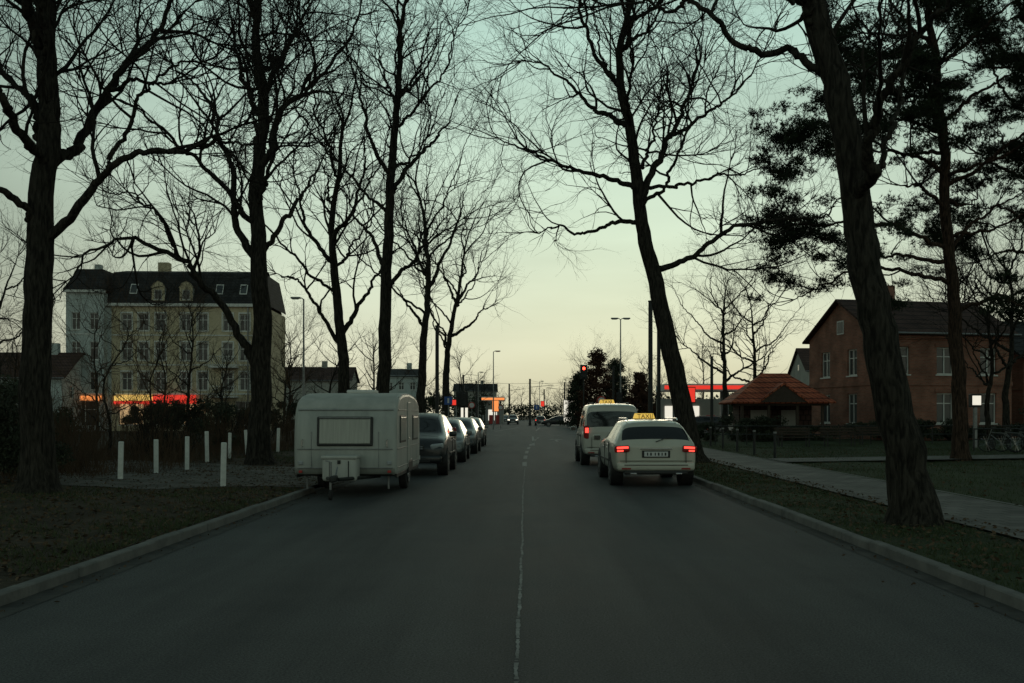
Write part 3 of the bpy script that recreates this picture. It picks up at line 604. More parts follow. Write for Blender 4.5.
    wall.out('walls',M['facade'],e);wall2.out('corner_bay_walls',M['facade2'],e);glass.out('window_glass',M['win'],e);frame.out('window_frames',M['trim'],e);lit.out('lit_shop_windows',M['shoplit'],e)
    roof.out('mansard_roof',M['slate'],e);trim.out('cornices',M['trim'],e)
    s=MB(); s.box(5.,9.,-.35,-.13,3.05,3.6); s.out('shop_sign',M['yellowlit'],e); s=MB(); s.box(9.1,13.6,-.35,-.13,3.05,3.6); s.out('shop_fascia',M['redlit'],e)
    s=MB(); s.box(4.9,13.7,-.34,-.13,2.72,2.98); s.out('shop_fascia_band',M['redlit'],e)
    s=MB(); s.box(.5,4.,-1.3,-1.12,3.05,3.5); s.out('shop_fascia_corner',M['orangelit'],e)
    tube_obj('downpipe',[(19.2,-.13,0),(19.2,-.13,H)],.07,M['metal'],e)
apartment()
def house(name,X,Y,rot,W,D,H,RH,wallm,roofm,cols,rows,ridge='x',hip=0.,ww=1.,chim=True,over=.35,chx=.62):
    e=empty(name,(X,Y,0),rot); wall=MB();glass=MB();fr=MB();lit=MB();roof=MB();tr=MB()
    def V(*a): return Vector(a)
    ops=[(c-ww/2,c+ww/2,b0,b1) for c in cols for b0,b1 in rows]
    facade(wall,glass,fr,(0,0,0),(1,0,0),(0,-1,0),W,H,ops)
    sd=[(D*.2,D*.2+ww,b0,b1) for b0,b1 in rows]+[(D*.6,D*.6+ww,b0,b1) for b0,b1 in rows]
    facade(wall,glass,fr,(0,D,0),(0,-1,0),(-1,0,0),D,H,sd); facade(wall,glass,fr,(W,0,0),(0,1,0),(1,0,0),D,H,sd)
    wall.quad(V(W,D,0),V(0,D,0),V(0,D,H),V(W,D,H))
    o=over
    a,b=V(-o,D/2,H+RH),V(W+o,D/2,H+RH)
    roof.quad(V(-o,-o,H-.1),V(W+o,-o,H-.1),b,a); roof.quad(V(W+o,D+o,H-.1),V(-o,D+o,H-.1),a,b)
    wall.poly([V(0,D,H),V(0,0,H),V(0,D/2,H+RH-.12)]); wall.poly([V(W,0,H),V(W,D,H),V(W,D/2,H+RH-.12)])
    fr.obox((0,D/2,0),(0,-1,0),(-1,0,0),-.4,.4,H+.1,H+.95,.003,.04); glass.obox((0,D/2,0),(0,-1,0),(-1,0,0),-.32,.32,H+.18,H+.87,.042,.05)
    for c in cols:
        for b0,b1 in rows: wall.box(c-ww/2-.12,c+ww/2+.12,-.05,-.003,b1+.02,b1+.24)
    wall.box(-.06,W+.06,-.08,-.003,0,.6)
    if len(rows)>1:
        z=(rows[0][1]+rows[1][0])/2; wall.box(-.04,W+.04,-.06,-.003,z-.1,z+.15); wall.box(-.06,-.003,.003,D,z-.1,z+.15)
    wall.box(-.04,W+.04,-.09,-.003,H-.45,H-.12)
    if chim: wall.box(W*chx,W*chx+.8,D*.45,D*.45+.7,H+RH*.4,H+RH+.9)
    wall.out('walls',wallm,e);glass.out('window_glass',M['win'],e);fr.out('window_frames',M['trim'],e)
    r=roof.out('roof',roofm,e); s=r.modifiers.new('s','SOLIDIFY'); s.thickness=.12
    tube_obj('gutter',[(-o,-o-.06,H-.12),(W+o,-o-.06,H-.12)],.06,M['metal'],e)
    return e
house('brick_house',20.4,58,math.radians(12),9.0,8.,6.5,2.3,M['brick'],M['tile_dark'],[1.6,4.5,7.4],[(1.1,2.9),(4.0,5.6)],chx=.3,ww=1.1)
house('brick_house',31.5,63,math.radians(12),9.0,9.,5.4,2.6,M['brick'],M['slate'],[1.6,4.5,7.4],[(1.1,2.9),(3.7,5.0)])
def pavilion():
    e=empty('red_roof_pavilion',(12.3,57.5,0),math.radians(-4)); def_V=lambda *a:Vector(a)
    V=def_V; r=MB(); W,D,H,RH=4.9,5.,2.35,1.75; o=.5
    a,b=V(W*.35,D/2,H+RH),V(W*.65,D/2,H+RH)
    r.quad(V(-o,-o,H),V(W+o,-o,H),b,a); r.quad(V(W+o,D+o,H),V(-o,D+o,H),a,b); r.poly([V(-o,D+o,H),V(-o,-o,H),a]); r.poly([V(W+o,-o,H),V(W+o,D+o,H),b])
    g=V(W*.5,-o-.1,H+1.1); r.poly([V(W*.2,-o-.1,H),g,V(W*.5,1.4,H+1.1)]); r.poly([V(W*.8,-o-.1,H),V(W*.5,1.4,H+1.1),g])
    ro=r.out('tiled_roof',M['tile'],e); s=ro.modifiers.new('s','SOLIDIFY'); s.thickness=.1
    w=MB(); w.box(.3,W-.3,2.2,D-.3,0,H+.1); w.out('kiosk_body',M['tile_dark'],e)
    w=MB(); w.poly([V(W*.22,-o-.05,H-.02),V(W*.78,-o-.05,H-.02),V(W*.5,-o-.05,H+.98)]); w.out('gable_infill',M['wood'],e)
    p=MB()
    for x in (.1,W*.33,W*.66,W-.25): p.box(x,x+.16,-.1,.06,0,H-.02)
    p.box(-.2,W+.2,-.16,-.11,H-.22,H-.03); p.out('posts',M['wood'],e)
    w=MB(); w.box(1.,2.,2.12,2.19,.9,1.9); w.box(2.8,3.8,2.12,2.19,.9,1.9); w.out('shutters',M['facade3'],e)
pavilion()
house('house',-51.5,94,.05,7.5,9,5.2,2.6,M['facade2'],M['tile_dark'],[1.5,3.7,6.],[(1.,2.4),(3.2,4.4)])
house('house',-61.5,92,.05,8.5,9,4.8,3.0,M['facade3'],M['tile'],[1.5,3.7,6.],[(1.,2.4),(3.1,4.2)])
house('apartment_block',-21.5,150,.1,5.5,10,7.6,1.2,M['facade2'],M['slate'],[1.,2.7,4.4],[(.9,2.1),(3.2,4.3),(5.4,6.5)],ww=.8)
house('apartment_block',-40,152,.05,13.,10,7.,2.2,M['facade3'],M['tile_dark'],[1.5,4.,6.5,9,11.5],[(.9,2.1),(3.5,4.7)],ww=.9)
house('apartment_block',34,120,-.05,14.,10,7,3.,M['facade3'],M['tile_dark'],[1.5,4.,6.5,9,11.5],[(.9,2.1),(3.5,4.7)],ww=.9)
house('apartment_block',-19,262,.0,11.,10,8,2.,M['facade3'],M['slate'],[1.5,4.,6.5,9],[(.9,2.1),(3.5,4.7)],ww=.9)
def petrol(name,X,Y,W,D,m1):
    e=empty(name,(X,Y,0)); s=MB(); s.box(0,W,0,D,4.1,4.8); s.out('canopy',M['trim'],e,bevel=.03)
    s=MB(); s.box(-.01,W+.01,-.06,-.003,4.25,4.62); s.out('canopy_fascia',m1,e)
    s=MB()
    for x in (W*.2,W*.8):
        for y in (D*.3,D*.7): s.box(x-.15,x+.15,y-.15,y+.15,0,4.1)
    s.out('columns',M['metal'],e)
    s=MB()
    for x in (W*.3,W*.55): s.box(x,x+.9,D*.3,D*.3+.5,0,1.6)
    s.out('pumps',M['reds'],e,bevel=.05); s=MB(); s.box(W*.1,W*.9,D+2,D+6,0,3.4); s.out('shop',M['facade3'],e); s=MB(); s.box(W*.15,W*.6,D+1.9,D+1.99,.6,2.6); s.out('shop_window',M['whitelit'],e)
petrol('petrol_station',14.2,102,8.5,7,M['redlit']); petrol('petrol_station',-7.8,175,4.,8,M['orangelit'])
def totem(name,X,Y,h,w,m,low=.7):
    e=empty(name,(X,Y,0)); s=MB(); s.box(-w/2,w/2,-.15,.15,low-.1,h); s.out('casing',M['metal_dark'],e,bevel=.04); s=MB(); s.box(-w/2+.06,w/2-.06,-.18,-.155,low,h-.08); s.out('lit_panel',m,e); s=MB(); s.box(-.07,.07,-.07,.07,0,low-.1); s.out('foot',M['metal'],e)
totem('advertising_pillar',5.4,128,3.6,1.2,M['whitelit']); totem('price_sign',-4.9,160,4.,1.1,M['orangelit'],2.2); totem('advertising_pillar',-7.5,120,2.8,1.1,M['whitelit']); totem('price_sign',3.4,205,4.5,.8,M['redlit'],3.4); totem('shop_sign',15.2,92,4.2,.9,M['redlit'],2.8); totem('shop_sign',-9.8,140,3.8,1.4,M['redlit'],3.)
totem('lit_sign',20.3,45,2.55,.5,M['whitelit'],2.05)
# ------------------------------------------------------------------ street furniture
def post(X,Y,h):
    e=MB(); e.box(-.055,.055,-.055,.055,-.1,h); o=e.out('white_post',M['white_post'],bevel=.015); o.location=(X,Y,float(vl(np.array(X),np.array(Y)))); o.rotation_euler=(random.uniform(-.04,.04),random.uniform(-.06,.06),random.uniform(0,.5))
for X,Y in ((-9.25,22.7),(-9.55,25.7),(-9.5,27.9),(-9.8,30.6),(-10.1,33.9),(-10.2,36.4),(-9.6,38.5),(-6.45,21.2)): post(X,Y,random.uniform(.84,.95))
def lamp(X,Y,h,arms=1,side=1,name='street_lamp'):
    e=empty(name,(X,Y,0)); tube_obj('mast',[(0,0,0),(0,0,1.2),(0,0,h)],[.1,.075,.045],M['metal'],e,10)
    for s in ((side,) if arms==1 else (1,-1)):
        tube_obj('arm',[(0,0,h-.05),(s*.12,0,h+.05),(s*.25,0,h+.06)],.03,M['metal'],e)
        box('lamp_head',e,(s*.48,0,h+.06),(.6,.28,.11),M['metal'],.04)
        box('lamp_glass',e,(s*.5,0,h-.01),(.4,.2,.04),M['head'],.01)
lamp(-13.4,60,8.6,1,-1); lamp(-3.6,110,8.6,1,1) ; lamp(7.6,80,9.3,2); lamp(10.8,128,8.,1,-1); lamp(-7.2,150,8,1,1); lamp(2.6,190,8,1,1)
def catenary(X,Y,h,r=.13,arm=0):
    e=empty('tram_pole',(X,Y,0)); tube_obj('mast',[(0,0,0),(0,0,h)],[r*1.15,r],M['metal_dark'],e,12); cyl('base_collar',e,(0,0,.2),r*1.6,.4,M['metal_dark'],sides=12); cyl('cap',e,(0,0,h),r*1.2,.08,M['metal_dark'],sides=12)
    if arm: tube_obj('bracket',[(0,0,h-1.2),(arm,0,h-.9)],.035,M['metal_dark'],e); tube_obj('stay',[(0,0,h-.2),(arm,0,h-.9)],.015,M['metal_dark'],e)
catenary(8.75,70,9.6,.15); catenary(9.6,72,8.8); catenary(15.3,82,6.4,.12); catenary(-5.0,56,6.6,.1); catenary(.6,150,7.,.14,3.5); catenary(13.,118,6.6,.14,-3.5); catenary(-8.5,135,7,.12,3); catenary(6.4,165,7,.12,-3); catenary(8.6,98,6.4,.1); catenary(-3.2,190,7.5,.14,3); catenary(4.2,230,7.5,.14,-3); catenary(-5.,100,5.,.08)
for (a,b) in (((.6,150,6.4),(13.,118,6.2)),((-8.5,135,6.5),(.6,150,6.4))):
    tube_obj('overhead_wire',[(a[0]+(b[0]-a[0])*t,a[1]+(b[1]-a[1])*t,a[2]+(b[2]-a[2])*t-1.2*t*(1-t)) for t in np.linspace(0,1,12)],.018,M['metal_dark'],None,4)
def signal(X,Y,h,red=True,s=1.):
    e=empty('traffic_light',(X,Y,0)); tube_obj('pole',[(0,0,0),(0,0,h+.3)],.07,M['metal_dark'],e,10)
    box('backing_board',e,(0,-.1,h-.4),(.62*s,.03,1.25*s),M['black'],.04)
    box('signal_head',e,(0,-.2,h-.4),(.36*s,.22,1.05*s),M['black'],.04)
    for i,(m) in enumerate((M['redlamp'] if red else M['black'],M['black'],M['black'])):
        cyl('lens',e,(0,-.33,h-.07-i*.33),.145,.04,m,'Y',16); torus_obj('visor',e,(0,-.35,h-.07-i*.33),.16,.02,M['black'],'Y',16)
signal(5.5,95,6.1,True,1.1); signal(7.4,79,3.3,False,.8); signal(-5.3,80,3.3,False); signal(-4.9,79,3.2,False)
def sign(X,Y,h,kind,z=.08):
    e=empty('traffic_sign',(X,Y,z)); tube_obj('pole',[(0,0,-.2),(0,0,h+.25)],.03,M['metal'],e)
    if kind=='round': cyl('plate',e,(0,-.045,h),.3,.02,M['reds'],'Y',28); cyl('face',e,(0,-.06,h),.22,.012,M['plate'],'Y',28)
    elif kind=='blue': box('plate',e,(0,-.045,h),(.55,.02,.55),M['bluesign'],.02); box('symbol',e,(0,-.058,h),(.12,.008,.34),M['plate'])
sign(-5.3,68,2.5,'blue'); sign(4.7,62,2.4,'round'); sign(-4.9,90,2.4,'round'); sign(1.2,112,2.4,'blue'); sign(-3.,118,2.4,'round')
def bollard(X,Y):
    e=empty('bollard',(X,Y,.1)); cyl('post',e,(0,0,.4),.05,.95,M['metal_dark'],sides=12); cyl('cap',e,(0,0,.9),.06,.06,M['metal'],sides=12)
for i in range(5): bollard(8.5+i*.1,34+i*3.5)
def bench(X,Y,rot):
    e=empty('park_bench',(X,Y,.12),rot)
    for i in range(4): box('seat_slat',e,(0,-.17+i*.12,.45),(1.7,.09,.035),M['wood'],.008)
    for i in range(3): box('back_slat',e,(0,.26+i*.03,.58+i*.13),(1.7,.03,.09),M['wood'],.008)
    for x in (-.65,.65):
        box('leg',e,(x,-.15,.21),(.06,.06,.42),M['metal_dark'],.01); box('leg',e,(x,.22,.21),(.06,.06,.42),M['metal_dark'],.01); box('frame',e,(x,.31,.66),(.05,.04,.5),M['metal_dark'],.01,(-.22,0,0)); box('armrest',e,(x,0,.64),(.05,.5,.04),M['wood'],.01); box('arm_support',e,(x,-.17,.54),(.04,.04,.18),M['metal_dark'])
bench(12.4,46,.1);bench(14.6,46.3,.1);bench(17.5,50,0)
def railing(X,Y,n,rot):
    e=empty('railing',(X,Y,.12),rot)
    for i in range(n+1): tube_obj('post',[(i*1.6,0,-.2),(i*1.6,0,.95)],.03,M['metal_dark'],e,8)
    for z in (.5,.92): tube_obj('rail',[(0,0,z),(n*1.6,0,z)],.025,M['metal_dark'],e,8)
railing(9.5,50,12,.06); railing(18,40,8,.15)
def bicycle(X,Y,rot):
    e=empty('bicycle',(X,Y,.14),rot)
    for y in (-.52,.52): torus_obj('wheel',e,(0,y,.34),.32,.022,M['rubber'],'X'); cyl('hub',e,(0,y,.34),.03,.1,M['chrome'],'X',10)
    for i in range(8):
        for y in (-.52,.52):
            a=math.pi*i/8; tube_obj('spoke',[(0,y-math.cos(a)*.3,.34-math.sin(a)*.3),(0,y+math.cos(a)*.3,.34+math.sin(a)*.3)],.003,M['chrome'],e,3)
    for a,b in (((0,-.52,.34),(0,-.08,.3)),((0,-.08,.3),(0,-.22,.82)),((0,-.2,.74),(0,.34,.78)),((0,-.08,.3),(0,.36,.68)),((0,.52,.34),(0,.33,.9)),((0,-.52,.34),(0,-.2,.74))): tube_obj('frame_tube',[a,b],.016,M['silver'],e,6)
    tube_obj('handlebar',[(-.28,.25,.98),(0,.33,.96),(.28,.25,.98)],.013,M['black'],e,6); box('saddle',e,(0,-.24,.86),(.14,.26,.06),M['black'],.025)
for i in range(4): bicycle(18.6+i*.65,39+i*.15,.9)
# ------------------------------------------------------------------ vehicles
ST={
'wagon':dict(st=[(0.0,.42,.86,.89,.82,.70),(.05,.31,.98,1.02,.90,.70),(.40,.29,1.0,1.38,.925,.66),(.62,.28,1.0,1.46,.93,.64),(1.2,.27,1.0,1.49,.935,.64),(1.3,.27,1.0,1.49,.935,.64),(2.25,.27,.99,1.49,.935,.64),(2.35,.27,.99,1.485,.935,.63),(3.0,.27,.97,1.42,.93,.6),(3.75,.27,.95,.99,.925,.66),(4.4,.28,.84,.90,.91,.62),(4.72,.3,.70,.76,.86,.6),(4.86,.36,.58,.62,.76,.5)],side=(3,5,7,8),wind=8,rear=1,L=4.86,wx=(.95,3.85)),
'van':dict(st=[(0.0,.42,1.02,1.06,.87,.80),(.03,.33,1.08,1.12,.93,.80),(.12,.31,1.1,1.80,.945,.78),(.24,.3,1.1,1.93,.95,.78),(.9,.3,1.1,1.96,.955,.78),(1.0,.3,1.1,1.96,.955,.78),(2.2,.3,1.1,1.96,.955,.78),(2.3,.3,1.1,1.95,.955,.78),(3.05,.3,1.08,1.86,.945,.74),(3.75,.3,1.04,1.1,.94,.72),(4.2,.31,.94,1.0,.92,.66),(4.4,.34,.77,.82,.86,.6),(4.5,.4,.6,.64,.76,.5)],side=(3,5,7,8),wind=8,rear=1,L=4.5,wx=(.85,3.6)),
'suv':dict(st=[(0.0,.46,.96,1.0,.80,.70),(.05,.37,1.04,1.08,.88,.70),(.32,.35,1.05,1.52,.91,.64),(.55,.34,1.05,1.62,.92,.62),(1.1,.34,1.05,1.65,.925,.63),(1.2,.34,1.05,1.65,.925,.63),(2.1,.34,1.04,1.65,.925,.64),(2.2,.34,1.04,1.64,.925,.64),(2.8,.34,1.03,1.56,.92,.62),(3.45,.34,1.02,1.07,.92,.68),(4.1,.35,.96,1.02,.9,.64),(4.38,.38,.8,.86,.85,.6),(4.48,.44,.66,.7,.76,.5)],side=(3,5,7,8),wind=8,rear=1,L=4.48,wx=(.85,3.6)),
'hatch':dict(st=[(0.0,.42,.86,.9,.78,.64),(.05,.33,.94,.98,.84,.64),(.42,.31,.95,1.34,.86,.58),(.62,.3,.95,1.42,.865,.56),(1.05,.3,.95,1.46,.87,.57),(1.15,.3,.95,1.46,.87,.57),(1.95,.3,.94,1.46,.87,.57),(2.05,.3,.94,1.455,.87,.57),(2.6,.3,.93,1.38,.865,.55),(3.3,.3,.91,.96,.86,.62),(3.8,.31,.8,.86,.84,.58),(4.02,.34,.68,.72,.8,.52),(4.12,.4,.56,.6,.7,.45)],side=(3,5,7,8),wind=8,rear=1,L=4.12,wx=(.75,3.3)),
}
def car(name,X,Y,rot,kind,paint,taxi=False,lit=False,headon=False):
    """local +Y is the front; origin at rear centre on the ground"""
    D=ST[kind]; e=empty(name,(X,Y,0),rot); V=[];F=[];I=[]
    st=D['st']
    for (y,zb,be,ro,w,wr) in st:
        h=[(0,zb),(w*.8,zb),(w*.97,zb+.1),(w,zb+(be-zb)*.45),(w*.985,be-.06),(w*.955,be),(wr+(w*.955-wr)*.06*(1 if ro-be>.2 else 8),ro-.06 if ro-be>.2 else ro-.012),(wr*.88,ro),(0,ro+.018)]
        ring=[(x,y,z) for x,z in h]+[(-x,y,z) for x,z in h[-2:0:-1]]
        V+=ring
    n=16
    for i in range(len(st)-1):
        for j in range(n):
            k=(j+1)%n; F.append((i*n+j,i*n+k,(i+1)*n+k,(i+1)*n+j))
            jj=j if j<8 else 15-j
            g=0
            if jj==5 and i in D['side']: g=1
            if jj in (6,7) and i in (D['wind'],D['rear']): g=1
            if jj==5 and i==D['wind']: g=1
            if jj in (0,): g=2
            I.append(g)
    for base,fl in ((0,True),((len(st)-1)*n,False)):
        for j in range(8):
            a,b=base+j,base+j+1; c,d=base+(n-j-1)%n,base+(n-j)%n
            f=[a,b,c,d] if fl==False else [d,c,b,a]
            f2=[]; [f2.append(q) for q in f if q not in f2]
            F.append(tuple(f2)); I.append(0)
    o=pymesh('body',V,F,[M[paint],M['glass'],M['black']],I,e,True); s=o.modifiers.new('sub','SUBSURF'); lv=3 if Y<45 else 2; s.levels=lv; s.render_levels=lv
    W=max(s_[4] for s_ in st); L=D['L']; r=.335 if kind!='hatch' else .31
    for y in D['wx']:
        for sx in (-1,1):
            cyl('wheel_arch',e,(sx*(W-.14),y,r+.03),r+.06,.28,M['black'],'X',32,.01)
            cyl('tyre',e,(sx*(W-.115),y,r),r,.235,M['rubber'],'X',32,.03)
            cyl('rim',e,(sx*(W-.005),y,r),r*.64,.025,M['rim'],'X',28)
            for k in range(5):
                a=k*2*math.pi/5; q=box('rim_gap',e,(sx*(W+.009),y+math.cos(a)*r*.4,r+math.sin(a)*r*.4),(.006,r*.24,r*.13),M['black'],0,(a,0,0))
    zb,be=st[2][1],st[1][2]
    tw=W*.30; zt=be-.13
    tm=M['tail'] if lit else M['tail_off']
    for sx in (-1,1):
        if kind in('van','suv'): box('tail_lamp',e,(sx*(W-.13),.055,be-.02),(.17,.11,.42),M['tail_off'],.035,(0,0,sx*.35)); box('tail_lamp_bulb',e,(sx*(W-.14),-.0,be+.04),(.11,.03,.16),tm,.02,(0,0,sx*.35))
        else:
            box('tail_lamp',e,(sx*(W-.19),.03,zt),(.34,.09,.15),M['tail_off'],.035,(0,sx*.06,sx*.28)); box('tail_lamp_bulb',e,(sx*(W-.2),-.012,zt+.03),(.26,.03,.05),tm,.012,(0,sx*.06,sx*.28)); box('tail_lamp_bulb',e,(sx*(W-.15),-.0,zt-.04),(.14,.03,.035),tm,.01,(0,sx*.06,sx*.28)); box('tail_lamp_clear',e,(sx*(W-.27),-.018,zt-.03),(.1,.03,.03),M['head'],.01,(0,0,sx*.2))
        box('rear_reflector',e,(sx*(W-.28),-.03,.42),(.2,.02,.035),M['tail_off'],.006)
    pz=.74 if kind=='wagon' else .72
    box('rear_plate_recess',e,(0,-.002,pz),(.62,.03,.16),M['black'],.01); box('rear_plate',e,(0,-.022,pz),(.52,.014,.11),M['plate'],.003)
    for k in range(6): box('plate_character',e,(-.19+k*.075+(.02 if k>1 else 0),-.0305,pz),(.035 if k%2 else .025,.003,.065),M['black'])
    box('tailgate_trim',e,(0,-.012,pz+.115),(.7,.03,.025),M['chrome'],.008); 
    for sx in (-1,1): box('tailgate_seam',e,(sx*.66,-.008,.72),(.01,.03,.36),M['black'])
    box('tailgate_seam_lower',e,(0,-.02,.59),(W*1.7,.012,.012),M['black'])
    box('rear_bumper',e,(0,.045,.47),(W*1.84,.16,.2),M[paint],.07,seg=4,smooth=True); box('bumper_strip',e,(0,-.04,.50),(W*1.5,.012,.02),M['black'],.004); box('rear_diffuser',e,(0,.04,.335),(W*1.5,.14,.09),M['black'],.03)
    for sx in (-1,1): box('exhaust',e,(sx*.5,-.03,.31),(.14,.06,.045),M['chrome'],.015)
    tube_obj('rear_wiper',[(0,.02,be+.03),(.2,.08,be+.10),(.38,.1,be+.10)],.01,M['black'],e,5)
    fz=st[-2][2]
    for sx in (-1,1):
        box('headlamp',e,(sx*(W-.25),L-.14,fz-.02),(.36,.16,.15),M['headlit'] if headon else M['head'],.05,(0,-sx*.1,-sx*.45)); box('fog_lamp',e,(sx*(W-.3),L-.06,.42),(.16,.06,.07),M['head'],.02,(0,0,-sx*.3))
    box('grille',e,(0,L-.025,fz-.05),(.72,.06,.16),M['black'],.03); box('grille_bar',e,(0,L+.012,fz-.03),(.66,.02,.02),M['chrome'],.006); box('grille_bar',e,(0,L+.012,fz-.08),(.66,.02,.02),M['chrome'],.006)
    box('front_bumper',e,(0,L-.09,.45),(W*1.75,.2,.22),M[paint],.08,seg=4,smooth=True); box('lower_grille',e,(0,L+.004,.41),(W*1.1,.03,.09),M['black'],.01); box('front_plate',e,(0,L+.026,.5),(.52,.014,.11),M['plate'],.003)
    yb=st[8][0]+.45
    for sx in (-1,1):
        box('mirror',e,(sx*(W+.09),yb,be+.05),(.2,.1,.14),M[paint],.04,seg=3,smooth=True); box('mirror_glass',e,(sx*(W+.09),yb-.052,be+.05),(.15,.006,.1),M['glass'],.01)
        for yy in (1.5,2.5): box('door_handle',e,(sx*(W+.002),yy,be-.14),(.03,.2,.03),M['chrome'] if kind!='van' else M['black'],.01)
        box('side_strip',e,(sx*(W-.002),L*.47,.56),(.03,L*.42,.05),M['black'],.01)
        for yy in (st[4][0]+.05,st[6][0]+.05): box('door_gap',e,(sx*(W-.006),yy,.66),(.02,.012,.62),M['black'])
    top=max(s_[3] for s_ in st)
    if kind in('wagon','van','suv'):
        for sx in (-1,1): tube_obj('roof_rail',[(sx*.56,.6,top-.01),(sx*.57,.75,top+.035),(sx*.57,2.4,top+.035),(sx*.56,2.6,top-.01)],.014,M['chrome'] if kind=='wagon' else M['black'],e,6)
    tube_obj('antenna',[(0,.7,top-.02),(0,.55,top+.14)],.006,M['black'],e,5)
    if taxi:
        yy=2.1; t=MB(); t.poly([Vector((-.27,yy-.07,top)),Vector((.27,yy-.07,top)),Vector((.22,yy-.04,top+.15)),Vector((-.22,yy-.04,top+.15))]); t.poly([Vector((.27,yy+.07,top)),Vector((-.27,yy+.07,top)),Vector((-.22,yy+.04,top+.15)),Vector((.22,yy+.04,top+.15))])
        for s1 in (-1,1): t.poly([Vector((s1*.27,yy-s1*.07,top)),Vector((s1*.27,yy+s1*.07,top)),Vector((s1*.22,yy+s1*.04,top+.15)),Vector((s1*.22,yy-s1*.04,top+.15))])
        t.quad(Vector((-.22,yy-.04,top+.15)),Vector((.22,yy-.04,top+.15)),Vector((.22,yy+.04,top+.15)),Vector((-.22,yy+.04,top+.15))); t.out('taxi_roof_lamp',M['ylamp'],e)
        box('roof_lamp_base',e,(0,yy,top),(.6,.2,.05),M['black'],.015)
        cu=bpy.data.curves.new('taxi_text','FONT'); cu.body='TAXI'; cu.size=.15; cu.align_x='CENTER'; cu.extrude=.002; cu.materials.append(M['black']); to=bpy.data.objects.new('taxi_text',cu); COL.objects.link(to); to.parent=e; to.location=(0,yy-.072,top+.03); to.rotation_euler=(math.radians(79),0,0)
    return e
car('taxi_estate_car',2.86,21.9,math.radians(.5),'wagon','ivory',True,True)
car('taxi_van',2.72,31.2,math.radians(.5),'van','van_paint',True,True)
P=math.pi
car('parked_suv',-3.0,25.8+4.48,P,'suv','darkpaint'); car('parked_car',-2.95,33.2+4.12,P+.01,'hatch','silver'); car('parked_car',-2.95,40.4+4.86,P,'wagon','greypaint'); car('parked_car',-3.0,50+4.12,P,'hatch','silver')
car('passing_car',7.0,140,P/2,'wagon','darkpaint'); car('passing_car',-2.2,170,P,'suv','greypaint',headon=True); car('passing_car',-4.,205,P,'wagon','darkpaint',headon=True); car('passing_car',2.2,150,0,'hatch','greypaint',lit=True)
car('parked_car',19.5,98,P/2,'wagon','darkpaint'); car('passing_car',-9,112,P/2,'hatch','darkpaint')
